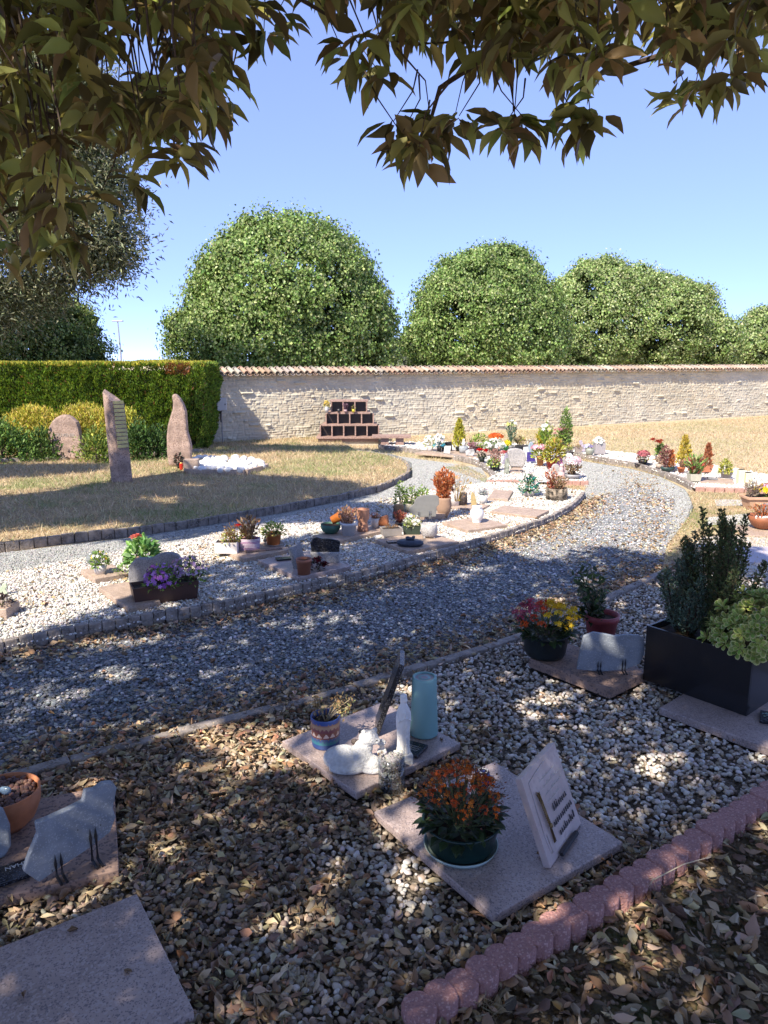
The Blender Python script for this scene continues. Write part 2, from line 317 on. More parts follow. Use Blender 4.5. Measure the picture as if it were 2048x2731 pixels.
# scalloped pink edging, block by block
EQ = resample([G(x, y) for x, y in EDGE], .068)
for i, (a, b) in enumerate(zip(EQ[:-1], EQ[1:])):
    B = MB(); ang = math.atan2(b[1]-a[1], b[0]-a[0]); t = np.linspace(0, 2*math.pi, 12, endpoint=False)+.26
    pr = [(np.cos(q)*.046*(1.0 if abs(math.cos(q)) < .8 else .86), np.sin(q)*.045) for q in t]
    B.add(*slabm(pr, -.05, .06+random.uniform(-.005,.005)))
    m_ = (a+b)/2; o = B.build('edging_block', M_PINK, loc=(m_[0], m_[1], 0), rot=(random.uniform(-.03,.03), random.uniform(-.03,.03), ang+random.uniform(-.06,.06)), bevel=.006)
    tag(o, ORD[i]+' rounded pink edging block of the scalloped row, counted from the bottom of the view', 'edging block', 'scalloped pink edging blocks')
def brickrow(pts, label):
    Q = resample([G(x, y) for x, y in pts], .11); B = MB()
    for a, b in zip(Q[:-1], Q[1:]):
        d = (b-a); B.add(*boxm(((a[0]+b[0])/2, (a[1]+b[1])/2, -.03), (.105, .05, .075), math.atan2(d[1], d[0])))
    tag(B.build('brick_edging', mat('brick_pink', (.46,.27,.22), .85, .12, 20, bump=.3, bscale=60), bevel=.008), label, 'edging')
brickrow(K([(1050,1044),(1127,1044)]), 'short row of pink edging bricks in front of the arched grey stele')
brickrow(K([(1200,1046),(1271,1046)]), 'short row of pink edging bricks in front of the pale pink flower bowl')
brickrow(K([(1502,1059),(1659,1064),(1760,1068)]), 'long row of pink edging bricks at the right edge of the picture')
# ------------------------------------------------------------------ stone wall with tiled coping
WA, WB = G(1.23448*455, 1.23448*961), G(2048, 1105); wd_ = (WB-WA).normalized(); WA = WA - wd_*0.35; WL = (WB-WA).length + 5; WH = 1.33
wall = thing('stone_wall', 'long pale rubble stone boundary wall with tiled coping behind the graves', 'wall', WA, math.atan2(wd_.y, wd_.x))
def build_wall():
    nx, nz = int(WL/.016), int(WH/.014); xs = np.linspace(0, WL, nx); zs = np.linspace(-.1, WH, nz); X, Z = np.meshgrid(xs, zs)
    Zw = Z + .03*(vnoise(X, Z, .8)-.5) + .02*(vnoise(X, Z+9, .25)-.5)
    courses = np.cumsum(R.uniform(.032, .062, 60)); ci = np.searchsorted(courses, Zw+.12); lo = np.r_[0, courses][ci]; hi = courses[np.minimum(ci, 59)]
    dz = np.minimum(Zw+.12-lo, hi-Zw-.12); D = np.zeros_like(X); dx = np.zeros_like(X); P = np.zeros_like(X); T = np.zeros_like(X); Gx = np.zeros_like(X)
    for c in range(61):
        e = np.cumsum(R.uniform(.06, .27, 190)); m = ci == c
        k = np.searchsorted(e, X[m]+.02*vnoise(X[m], Z[m], .1)); l = np.r_[0, e][k]; h = e[k]; dx[m] = np.minimum(X[m]-l, h-X[m])
        P[m] = R.uniform(0, 1, 192)[k]; T[m] = R.normal(size=192)[k]; Gx[m] = R.normal(size=192)[k]*(X[m]-(l+h)/2)
    edge = np.clip(np.minimum(dz, dx*.8)/.016, 0, 1)**.6
    D = edge*(.005+.011*P) + .007*(vnoise(X, Z, .05)-.5)*edge + .02*(vnoise(X, Z, 1.1)-.5) + .035*Gx*edge + .008*vnoise(X+5, Z, .025)*edge
    prot = (P > .975)*edge*.03; D = D+prot
    V = np.stack([X, -D, Z], -1).reshape(-1, 3); i = np.arange(nz-1)[:,None]*nx+np.arange(nx-1)[None]
    Fc = np.stack([i, i+1, i+nx+1, i+nx], -1).reshape(-1, 4)
    base = np.array([.52,.455,.37]); pal = np.array([[.58,.50,.35],[.52,.47,.345],[.61,.545,.40],[.54,.46,.335],[.48,.45,.355],[.57,.52,.39]])
    c = pal[(P*5.99).astype(int)]*(1+.06*T[...,None]); mort = np.array([.54,.48,.365])
    c = mort+(c-mort)*edge[...,None]; st = np.clip((vnoise(X, Z*1.3, 2.2)-.45)*3, 0, 1)[...,None]*.35; c = c*(1-st)+np.array([.49,.485,.44])*st
    c = c*(.86+.28*vnoise(X, Z, .3))[...,None]
    B = MB(); B.add(V, Fc, c[:-1,:-1].reshape(-1, 3)); B.build('masonry', mat('rubble_stone', attr=True, rough=.9, bump=.35, bscale=70), wall, smooth=True)
    B = MB(); B.add(*boxm((WL/2, .22, -.1), (WL, .42, WH+.1))); B.build('wall_core', mat('lime_mortar', (.42,.38,.31), .9), wall)
build_wall()
B = MB(); nt_ = int(WL/.125)
for i in range(nt_):                                         # roman tiles: covers over channels, both slopes
    x = .08+i*.125; jz = random.uniform(-.006,.008); jx = random.uniform(-.008,.008); a = np.linspace(-.1, math.pi+.1, 9); cc = pick([(.36,.24,.17),(.39,.30,.22),(.32,.23,.17),(.40,.34,.27),(.34,.30,.25)], 1, .1)[0]
    for sgn in (-1, 1):
        V = []
        for q in range(4):
            s = q/3; y = .20 + sgn*(.02+s*(.31+random.uniform(0,.02))); z = WH+.105-s*.085+jz; r = .041+.011*s
            V += [(x+jx+math.cos(t)*r, y, z+math.sin(t)*r-.01) for t in a]
        V = np.array(V); Fc = [(q*9+j, q*9+j+1, (q+1)*9+j+1, (q+1)*9+j) for q in range(3) for j in range(8)]
        B.add(V, Fc, cc)
        V2 = V.copy(); V2[:,0] = x+.0625+jx-(V2[:,0]-x-jx); 
        for q in range(4): V2[q*9:(q+1)*9,2] = (WH+.075-q/3*.085) - (V[q*9:(q+1)*9,2]-(WH+.105-q/3*.085+jz))*.7
        B.add(V2, Fc, cc*.8)
o = B.build('tile_coping', mat('canal_tiles', attr=True, rough=.9, bump=.4, bscale=50), wall, smooth=True)
sm = o.modifiers.new('thickness', 'SOLIDIFY'); sm.thickness = .013
B = MB(); B.add(*boxm((WL/2, .20, WH), (WL, .48, .05))); B.build('mortar_bed', mat('lime_mortar'), wall)
# electric box and conduit stand on their own
bx = G(592, 1187); v = Vector((bx.x, bx.y, 0)); sbx = U(v)
e = thing('electrical_box', 'grey metal electrical cabinet fixed to the wall beside the hedge', 'electrical box', (bx.x+.02, bx.y-.02, 0), math.atan2(wd_.y, wd_.x)*.6)
zb, zt = HT(v, 1094), HT(v, 1060); M_CAB = mat('cabinet_grey', (.48,.49,.50), .4, .03)
B = MB(); B.add(*boxm((0, -.09, zb), (.185, .12, zt-zb))); B.build('cabinet', M_CAB, e, bevel=.006)
B = MB(); B.add(*boxm((0, -.156, zb+.012), (.165, .008, zt-zb-.024))); d_ = B.build('door', M_CAB, e, bevel=.002)
B = MB(); B.add(*boxm((.06, -.164, (zb+zt)/2-.015), (.016, .012, .03))); B.build('lock', mat('black_plastic', (.02,.02,.02), .4), d_)
B = MB(); B.add(*tube([(0,-.06,-.03),(-.006,-.06,.25),(.0,-.05,.42),(0,-.06,zb)], .011, 8)); B.build('conduit', mat('conduit_grey', (.36,.34,.33), .5), e)
B = MB(); B.add(*tube([(-.02,-.07,zb-.22),(-.03,-.08,zb-.12),(-.012,-.07,zb)], .012, 6)); B.build('cable', mat('black_plastic'), e)
# ------------------------------------------------------------------ hedge
def hedge():
    t = thing('clipped_hedge', 'long tall clipped thuja hedge on the left, meeting the stone wall', 'hedge', (-14.2, 13.1, 0), 0)
    L_, D_, H_ = 11.06, 1.0, 1.53
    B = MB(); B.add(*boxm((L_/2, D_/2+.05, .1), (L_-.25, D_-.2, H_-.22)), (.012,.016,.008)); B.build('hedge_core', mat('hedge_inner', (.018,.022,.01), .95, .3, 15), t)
    n = 170000; u = R.random(n); P = np.zeros((n, 3)); Nn = np.zeros((n, 3))
    f = u < .60; tp = (u >= .60) & (u < .82); en = u >= .82
    P[f] = np.c_[R.uniform(0, L_, f.sum()), np.zeros(f.sum()), R.uniform(.02, H_, f.sum())]; Nn[f] = (0,-1,0)
    P[tp] = np.c_[R.uniform(0, L_, tp.sum()), R.uniform(0, D_, tp.sum()), np.full(tp.sum(), H_)]; Nn[tp] = (0,0,1)
    P[en] = np.c_[np.full(en.sum(), L_), R.uniform(0, D_, en.sum()), R.uniform(.02, H_, en.sum())]; Nn[en] = (1,0,0)
    wob = (vnoise(P[:,0]+P[:,1], P[:,2], .35)-.5)*.16 + (vnoise(P[:,0]+P[:,1], P[:,2], .09)-.5)*.10 - R.random(n)*.09
    wob -= np.where(Nn[:,2] < .5, np.clip(.35-P[:,2], 0, 1)*.5, 0); wob[tp] *= .35
    P += Nn*wob[:,None]; d = nrm(Nn*.5+rdir(n)*.45+np.array([0,0,.6]))
    c = pick([(.19,.29,.035),(.13,.22,.03),(.26,.36,.05),(.10,.17,.035)], n, .28)
    br = (R.random(n) < .02) | ((np.abs(P[:,0]-10.6) < .22) & (np.abs(P[:,2]-1.43) < .1) & (R.random(n) < .8)); c[br] = pick([(.35,.16,.07)], br.sum())
    c[tp] = pick([(.42,.42,.05),(.5,.42,.08),(.32,.36,.05)], tp.sum(), .2)  # top sprays paler and yellower: sunlight on the top put into the colour
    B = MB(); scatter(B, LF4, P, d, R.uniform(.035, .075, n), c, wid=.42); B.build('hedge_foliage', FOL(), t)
    for x in np.arange(L_-3.2, L_, .5): MB().add(*tube([(x, .35, -.05), (x+random.uniform(-.05,.05), .4, .7)], .03)).build('stem', mat('bark_brown', (.10,.07,.05), .9, .3, 20, bump=.6), t)
hedge()
# ------------------------------------------------------------------ lime trees behind the wall
BARK = lambda: mat('bark', (.12,.10,.08), .95, .25, 12, bump=.9, bscale=30)
def crown_pts(sph, n, lo=.80, hi=1.03, zmin=None):
    sp = np.array([(*c, *np.broadcast_to(r, 3)) for c, r in sph], float); wt = sp[:,3]*sp[:,5]; k = R.choice(len(sp), n*3, p=wt/wt.sum()); d = rdir(n*3)
    P = sp[k,:3]+d*sp[k,3:]*R.uniform(lo, hi, (n*3,1)); keep = np.ones(len(P), bool)
    for i, s in enumerate(sp): keep &= (k == i) | ((((P-s[:3])/s[3:])**2).sum(1) > .72)
    if zmin is not None: keep &= P[:,2] > zmin
    return P[keep][:n], d[keep][:n]
def lime(name, label, x, y, sph, ncl, trunk_top, cols, leaf=.12, group='round lime trees beyond the wall'):
    t = thing(name, label, 'tree', (x, y, 0), group=group)
    main = list(sph); rs = np.random.default_rng(abs(int(x*10))+50)
    for c_, r_ in main[:4]:                                  # knobbly outline: small lobes all over the big ones
        for k in range(16):
            d_ = nrm(rs.normal(size=(1,3)))[0]; d_[2] = abs(d_[2])*.9-.1; d_[1] = -abs(d_[1]) if k % 2 else d_[1]; q_ = rs.uniform(.42,.8)*(leaf/.12)
            sph = sph+[(tuple(np.array(c_)+d_*np.array(r_)*.80), (q_, q_, q_*.85))]
    Cp, Cd = crown_pts(sph, ncl, .86, 1.05, .7); m = 46; n = len(Cp)*m
    nz = sum(np.sin(Cp@rs.normal(size=3)*f_+rs.uniform(0, 6)) for f_ in (2.2, 2.2, 3.4, 3.4, 5.0)); kp = nz > -2.2+.7*R.normal(size=len(Cp)); Cp = Cp+Cd*(nz*.05)[:,None]; Cp, Cd = Cp[kp], Cd[kp]; n = len(Cp)*m
    rad = R.uniform(.09, .22, len(Cp)); tone = R.uniform(.72, 1.3, len(Cp))
    P = np.repeat(Cp, m, 0)+R.normal(size=(n,3))*np.repeat(rad, m)[:,None]*np.array([1,1,.75]); D = np.repeat(Cd, m, 0)
    Z = nrm(D*1.0+rdir(n)*.75+np.array([0,0,.25])); X = nrm(np.cross(Z, rdir(n))+np.array([0,0,-.55]))
    c = pick(cols, n, .22)*np.repeat(tone, m)[:,None]; B = MB()
    scatter(B, LF4, P, X, R.uniform(.5, .92, n)*leaf, c, Z=Z, wid=.85)
    Pi, Di = crown_pts(sph, 5200, .45, .84, .7); scatter(B, LF4, Pi, rdir(len(Pi)), R.uniform(.25,.42,len(Pi)), pick([(.08,.12,.035),(.05,.08,.025)], len(Pi)), wid=.8)  # inner leaves coloured darker, painting the shade in the gaps of the crown
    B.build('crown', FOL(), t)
    B = MB(); B.add(*tube([(0,0,-.1),(.03,0,.6),(0,.04,1.3),(.02,0,trunk_top)], [.2,.16,.14,.09], 10))
    for i in range(9):
        a = i*2.4; r = sph[0][1] if np.isscalar(sph[0][1]) else sph[0][1][0]
        B.add(*tube([(0,0,1.0+.12*i),(math.cos(a)*r*.4, math.sin(a)*r*.4, 1.9+.22*i),(math.cos(a)*r*.8, math.sin(a)*r*.8, 2.3+.33*i)], [.07,.045,.015], 6))
    B.build('trunk', BARK(), t)
LC = [(.21,.31,.09),(.15,.24,.06),(.30,.39,.14),(.10,.18,.045),(.38,.45,.22),(.13,.22,.05),(.19,.28,.08)]
LC2 = [(.25,.34,.11),(.18,.27,.075),(.33,.40,.17),(.12,.20,.05),(.40,.46,.24)]
# tree 1: 24 m away
lime('lime_tree', 'largest dense round lime tree behind the wall, left of centre', -3.0, 24, [((0,0,3.2),(2.9,3,2.7)),((-.9,-.3,2.1),(2.75,2.8,1.7)),((1.35,0,2.1),(2.0,2.3,1.8)),((-.05,0,4.4),(1.7,1.9,1.35)),((-2.0,0,3.1),(1.2,1.5,1.2)),((2.0,-.2,3.2),(1.15,1.4,1.1)),((1.2,-1.2,4.2),(1.0,1,.8)),((-1.2,-1.4,4.1),(1.1,1,.8))], 3000, 5, LC)
lime('lime_tree', 'second round lime tree behind the wall, over the crowded flower graves', 3.65, 28, [((0,0,3.0),(2.55,2.7,2.45)),((-.6,0,2.3),(2.1,2.4,1.6)),((.8,0,2.2),(2.0,2.4,1.6)),((.5,0,4.2),(1.5,1.8,1.25)),((-1.0,-1,3.8),(1.1,1.2,.9)),((1.7,-.8,3.2),(1.0,1.1,.9))], 2500, 4.6, LC)
lime('lime_tree', 'broad twin-topped lime tree behind the right part of the wall', 11.2, 34, [((-1.5,0,3.4),(2.5,2.6,2.4)),((.9,0,3.1),(2.6,2.6,2.1)),((2.6,0,2.2),(1.6,2.0,1.6)),((-1.9,0,4.6),(1.2,1.5,1.1)),((-.3,0,4.7),(1.3,1.6,1.05)),((-2.5,0,2.4),(1.5,2,1.6)),((1.8,-1,4.1),(1.0,1,.8))], 2900, 4.6, LC2, .13)
lime('lime_tree', 'smallest most distant lime tree at the right edge of the picture', 21.9, 42, [((0,0,2.5),(2.5,2.6,2.2)),((2.2,0,2.3),(2.4,2.4,2.0)),((-1.0,0,1.9),(1.6,2,1.5))], 1200, 4.2, LC2, .15)
lime('lime_tree', 'dark lime tree behind the hedge at far left, under the grey-green tree', -10.2, 22, [((-.6,0,1.9),(2.3,2.2,1.8)),((.7,0,1.7),(1.3,1.7,1.4)),((-2,0,2.1),(2,2,1.8)),((.2,0,2.6),(1.3,1.3,1.1))], 1700, 3.2, [(.22,.30,.08),(.13,.20,.05),(.38,.44,.18)], .10)
# pale far tree line seen in the gaps
B = MB(); n = 9000; P = np.c_[R.uniform(-8, 95, n), R.uniform(120, 135, n), R.random(n)**.7*(3.6+1.2*np.sin(R.random(n)))]; P[:,2] *= .55+.5*vnoise(P[:,0], P[:,1], 6)
scatter(B, LF4, P, rdir(n), R.uniform(.8,1.6,n), pick([(.10,.14,.08),(.14,.17,.11)], n), wid=.8)
kind(tag(B.build('distant_woodland', FOL()), 'low hazy line of distant woodland glimpsed above the wall between trees', 'woodland'), 'stuff')
# ------------------------------------------------------------------ street lamp far off
lp = at(324, 975, 60); t = thing('street_lamp', 'thin tall grey street lamp far beyond the hedge', 'street lamp', (lp.x, lp.y, 0)); H = at(322, 858, 60).z
B = MB(); B.add(*tube([(0,0,0),(0,0,H*.5),(-.06,0,H)], [.09,.07,.05], 8)); B.build('pole', mat('galvanised', (.40,.42,.44), .5, metal=.5), t)
B = MB(); B.add(*boxm((-.06,0,H), (.85,.25,.10))); B.build('lamp_head', mat('galvanised'), t, bevel=.02)
# ------------------------------------------------------------------ grey-green willow-leaved tree, left
def willow():
    t = thing('grey_green_tree', 'grey-green willow-leaved tree rising behind the hedge at left', 'tree', (-10.1, 16.2, 0))
    sph = [((.6,0,5.6),(3.2,2.2,2.4)),((2.9,-.5,4.5),(2.2,1.6,1.6)),((4.2,-.7,3.9),(1.0,1.0,.75)),((3.6,-.6,5.6),(1.5,1.3,1.2)),((.4,-.6,3.6),(2.9,1.9,1.5)),((1.6,-.7,3.4),(2.2,1.5,1.25)),((3.7,-.4,6.7),(1.1,1.0,.9)),((-2,0,5.5),(2.6,2.2,2.6)),((4.35,-.7,5.0),(.75,.8,.5))]
    Cp, Cd = crown_pts(sph, 9500, .45, 1.04, 1.8); m = 22; n = len(Cp)*m
    P = np.repeat(Cp, m, 0); dr = nrm(np.repeat(Cd, m, 0)*.6+rdir(n)*.8+np.array([0,0,-.1])); P = P+R.normal(size=(n,3))*np.repeat(R.uniform(.08,.3,len(Cp)), m)[:,None]
    B = MB(); scatter(B, LF4, P, dr, R.uniform(.08,.14,n), pick([(.16,.18,.10),(.24,.25,.15),(.09,.11,.05),(.36,.38,.25)], n, .25)*np.repeat(R.uniform(.8,1.25,len(Cp)), m)[:,None], wid=.28)
    Pi, _ = crown_pts(sph, 6500, .25, .75, 2.3); scatter(B, LF4, Pi, rdir(len(Pi)), R.uniform(.16,.28,len(Pi)), pick([(.04,.05,.025)], len(Pi)), wid=.5)  # deep leaves in a darker tone: the crown's inner shade is in their colour
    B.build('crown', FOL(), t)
    B = MB(); B.add(*tube([(0,0,-.1),(.1,.1,1.2),(.2,.0,2.6),(.5,0,4.2),(.4,0,7)], [.26,.2,.17,.11,.05], 10))
    for i in range(18):
        c, r = sph[i % len(sph)]; a = rdir(1)[0]; e = np.array(c)+a*np.array(r)*.8; s_ = np.array([.25,.0,2.2+.18*i])
        B.add(*tube([s_, (s_+e)/2+np.array([0,0,.25]), e], [.07,.04,.012], 6))
    B.build('trunk', BARK(), t)
willow()
# ------------------------------------------------------------------ the tree the picture is taken under
SX, SY = SUN.x/-SUN.z, SUN.y/-SUN.z                          # ground shift of a shadow per metre of height
SHADE = [tuple(G(x, y))[:2] for x, y in K([(-100,1400),(0,1398),(120,1378),(230,1335),(330,1292),(430,1238),(540,1215),(640,1168),(760,1160),(850,1178),(950,1190),(1050,1176),(1130,1206),(1230,1204),(1300,1180),(1380,1184),(1440,1205),(1500,1180),(1600,1175),(1659,1205),(1900,1230)])] + [(5.2,.2),(-3.4,.2)]
HOLES = [((980,2015),45),((930,2030),35),((1090,2030),24),((1010,2115),26),((1100,2200),30),((1170,2160),22),((950,2240),20),((1010,2330),16),((1370,2330),22),((1290,2250),14),((640,2330),20),((600,2170),18),((740,2440),16),((870,2430),24),((920,2320),18),((1120,2380),28),((1160,2440),18),((1060,2640),26),((1190,2620),22),((1440,2440),26),((1560,2560),18),((2000,2640),26),((490,2460),16),((260,2090),16),((280,2440),16),((640,1950),22),((720,1935),18),((350,1790),22),((290,1785),18),((90,2260),12),((500,1860),12),((2020,2010),22),((1950,1560),40),((2000,1620),40),((1860,1430),12),((1240,2180),18),((1060,2190),15),((20,1730),30),((90,1715),26),((250,2120),10),((420,2250),12),((1330,2050),20),((560,2590),12),((700,2660),14)]
VL = K([(-80,-60),(590,-60),(585,0),(540,30),(480,60),(470,110),(440,180),(395,230),(345,265),(300,280),(235,335),(190,400),(140,450),(60,490),(-80,480)])
VR = K([(660,-60),(1750,-60),(1750,80),(1640,85),(1560,100),(1490,110),(1430,60),(1385,30),(1340,100),(1290,170),(1230,160),(1180,110),(1130,100),(1090,130),(1010,125),(960,90),(920,70),(860,50),(835,90),(790,90),(740,70),(700,30),(660,0)])
def overhang():
    t = thing('overhanging_tree', 'broad-leaved tree whose drooping leafy branches frame the top of the view', 'tree', (-1.6, -2.6, 0))
    off = np.array([1.6, 2.6, 0]); LB = MB(); TW = MB(); c_olive = [(.33,.31,.12),(.24,.25,.09),(.38,.36,.15),(.20,.16,.08),(.28,.20,.11),(.33,.38,.15),(.13,.11,.055)]
    def clusters(C, nl, L0, L1, proto=LF12, drop=.9, w=.42, cols=c_olive, mi=0):
        n = len(C)*nl; P = np.repeat(C, nl, 0); az = R.uniform(0, 2*math.pi, n); sp = R.uniform(.2, 1.5, n)
        X = nrm(np.c_[np.cos(az)*sp, np.sin(az)*sp, -drop*R.uniform(-.1, 1.15, n)])
        P = P+X*.012+R.normal(size=(n,3))*.012; Z = nrm(np.c_[np.cos(az)*.8, np.sin(az)*.8, np.full(n, .9)]+R.normal(size=(n,3))*.55)
        tone = np.repeat(R.uniform(.5, 1.35, len(C)), nl)[:,None]
        scatter(LB, proto, P+off, X, R.uniform(L0, L1, n), pick(cols, n, .2)*tone, Z=Z, wid=w*R.uniform(.8,1.2,n), mi=mi)
    OV = [(.26,.28,.10),(.20,.24,.08),(.30,.29,.12)]
    def vis(poly, n, y0, y1):
        q = samp(poly, n); q = q[(vnoise(q[:,0], q[:,1], 95) > .27)]; n = len(q); Y = R.uniform(y0, y1, n); return np.array([at(a, b, c) for (a, b), c in zip(q, Y)])
    CL = vis(VL, 330, 1.9, 3.1); CR = vis(VR, 260, 2.0, 3.0)
    for C in (CL, CR):
        clusters(C, 6, .062, .11)
        for c in C[::2]:
            e = c+np.array([R.normal()*.06, R.normal()*.06, .22+.1*R.random()]); TW.add(*tube([c+off, (c+e)/2+off+R.normal(size=3)*.015, e+off], [.0018,.003,.004], 5))
    # fringe sprays at the tips of the hanging twigs
    for x, y in K([(890,330),(875,300),(905,318),(850,262),(870,285),(930,262),(980,262),(992,250),(1088,270),(1110,262),(1140,265),(1250,262),(1275,248),(1235,240),(1500,200),(1480,190),(1550,165),(1590,160),(1640,120),(770,130),(815,150),(740,110),(480,215),(495,150),(455,240),(410,300),(375,330),(330,310),(290,380),(160,500),(110,520),(40,540),(210,430),(570,70),(600,25)]):
        Y = random.uniform(2.2, 2.7); p = at(x, y, Y); cc = np.array([p])+R.normal(size=(2,3))*.012
        clusters(cc, 5, .08, .115)
        q = at(x+random.uniform(-110,110), y-random.uniform(120,200), Y+random.uniform(-.1,.25)); m = (np.array(p)+np.array(q))/2+np.array([random.uniform(-.04,.04),0,.01])
        TW.add(*tube([np.array(p)+off, m+off, np.array(q)+off], [.0012,.002,.003], 6))
    for pl, Y in [(K([(1700,-40),(1560,70),(1460,110),(1330,150),(1240,175),(1190,145)]), 2.6),(K([(1090,-60),(1080,40),(1000,90),(900,95),(800,80)]), 2.5),(K([(1240,-60),(1110,70),(1010,150),(950,190),(930,260),(905,300)]), 2.5),(K([(1080,40),(1100,100),(1105,180),(1110,240)]), 2.45),(K([(180,-50),(210,110),(190,220),(120,300),(100,400)]), 2.7),(K([(0,230),(110,250),(260,260),(330,300)]), 2.6),(K([(330,-50),(400,60),(470,160)]), 2.6),(K([(520,-60),(620,-20),(720,40)]), 2.5)]:
        TW.add(*tube([np.array(at(x, y, Y+.04*math.sin(i*2)))+off for i, (x, y) in enumerate(pl)], np.linspace(.013, .004, len(pl)), 7))
    # the mass of the crown overhead and behind; it throws the shade
    n = 9800; g = samp(SHADE, n); zmin = np.maximum(2.75, (1.6+.485*g[:,1])/1.277); z = zmin+R.random(n)**1.3*1.5
    P = np.c_[g[:,0]-SX*z, g[:,1]-SY*z, z]; keep = np.ones(n, bool)
    for (h, r) in HOLES:
        q = G(*h); rr = r*U(q)*2.3; dd = np.hypot(g[:,0]-q.x, (g[:,1]-q.y)); keep &= dd > rr*(1+.5*vnoise(g[:,0]*9, g[:,1]*9, 1))
    fr = vnoise(g[:,0], g[:,1], .35); keep &= fr > .20
    P = P[keep]; nl = 4; clusters(P, nl, .10, .16, LF4, .6, .45, OV, 1)
    n = 1300; P = np.c_[R.uniform(-6, 5, n), R.uniform(-6.5, -.3, n), R.uniform(2.4, 6, n)]; gg = np.c_[P[:,0]+SX*P[:,2], P[:,1]+SY*P[:,2]]; k = np.ones(n, bool)
    for (h, r) in HOLES: q = G(*h); k &= np.hypot(gg[:,0]-q.x, gg[:,1]-q.y) > r*U(q)*3
    clusters(P[k], 4, .16, .26, LF4, .5, .5, OV, 1)
    n = 900; g = samp(SHADE, n); z = R.uniform(4.6, 6.4, n); P = np.c_[g[:,0]-SX*z, g[:,1]-SY*z, z]; k = np.ones(n, bool)
    for (h, r) in HOLES: q = G(*h); k &= np.hypot(g[:,0]-q.x, g[:,1]-q.y) > r*U(q)*2.6
    clusters(P[k], 4, .13, .2, LF4, .5, .5, OV, 1)
    LB.build('crown', [mat('broad_leaves', attr=True, rough=.45, transl=.5, spec=.35), mat('overhead_leaves', attr=True, rough=.5, transl=.6, spec=.3)], t, smooth=True)
    TW.build('twigs', mat('twig_bark', (.07,.045,.035), .8, .2, 40), t)
    B = MB(); B.add(*tube([(0,0,-.1),(0,.05,1.0),(.1,.1,2.2),(.1,.2,4),(.2,.3,5.5)], [.24,.19,.17,.1,.04], 12))
    for e in [(3.6,4.6,3.3),(.2,4.9,3.4),(2.0,5.2,3.6),(5.0,2.2,3.6),(-2.5,2.5,3.6),(3.2,3.2,4.3),(1.0,3.0,4.6),(-1,4,3.9)]:
        B.add(*tube([(.1,.1,2.1),(e[0]*.45, e[1]*.45, 3.6), e], [.09,.06,.015], 8))
    B.build('trunk', BARK(), t)
overhang()
# leafy tree standing left of the view; only its shade reaches the lawn in the picture
def shade_tree():
    t = thing('shade_tree', 'leafy tree standing just left of the view, throwing its shade over the lawn', 'tree', (-6.6, 3.2, 0)); off = np.array([6.6, -3.2, 0])
    S1 = [tuple(G(x, y))[:2] for x, y in K([(-300,1110),(0,1083),(110,1072),(230,1050),(330,1040),(420,1028),(520,1033),(600,1036),(680,1040),(770,1052),(800,1062),(740,1085),(880,1105),(850,1150),(700,1128),(560,1136),(420,1156),(300,1160),(200,1164),(150,1145),(60,1155),(0,1150),(-300,1190)])]
    S2 = [tuple(G(x, y))[:2] for x, y in K([(-200,1008),(0,1008),(120,1010),(228,1008),(228,1022),(100,1033),(0,1040),(-200,1050)])]+[]
    S3 = [tuple(G(x, y))[:2] for x, y in K([(420,972),(520,964),(640,968),(850,968),(870,972),(760,982),(640,980),(560,984),(430,986)])]
    B = MB()
    for S, n, z0, z1 in ((S1, 7000, 4.0, 6.2), (S2, 1500, 4.6, 6.6), (S3, 1100, 6.0, 7.0)):
        g = samp(S, n); g = g[vnoise(g[:,0], g[:,1], .5) > .22]; n = len(g); z = R.uniform(z0, z1, n); P = np.c_[g[:,0]-SX*z, g[:,1]-SY*z, z]
        P = P[(P[:,2]-1.6 > .47*P[:,1]) | (P[:,0] < -.58*P[:,1])]; n = len(P)*5; Q = np.repeat(P, 5, 0)+R.normal(size=(n,3))*.07
        scatter(B, LF4, Q+off, rdir(n)+np.array([0,0,-.5]), R.uniform(.10,.17,n), pick([(.14,.15,.05),(.10,.12,.04)], n), wid=.45)
    B.build('crown', mat('broad_leaves'), t)
    B = MB(); B.add(*tube([(0,0,-.1),(.05,.1,1.5),(0,.3,3.2),(.3,.8,5.2)], [.24,.19,.15,.06], 10))
    for e in [(2.2,1.4,4.6),(-1.2,2.0,5.2),(1.2,3.0,5.4),(3.0,.6,5.0),(-2,.5,4.8)]: B.add(*tube([(.02,.2,2.4), (e[0]*.5, e[1]*.5, 3.9), e], [.08,.05,.015], 6))
    B.build('trunk', BARK(), t)
shade_tree()
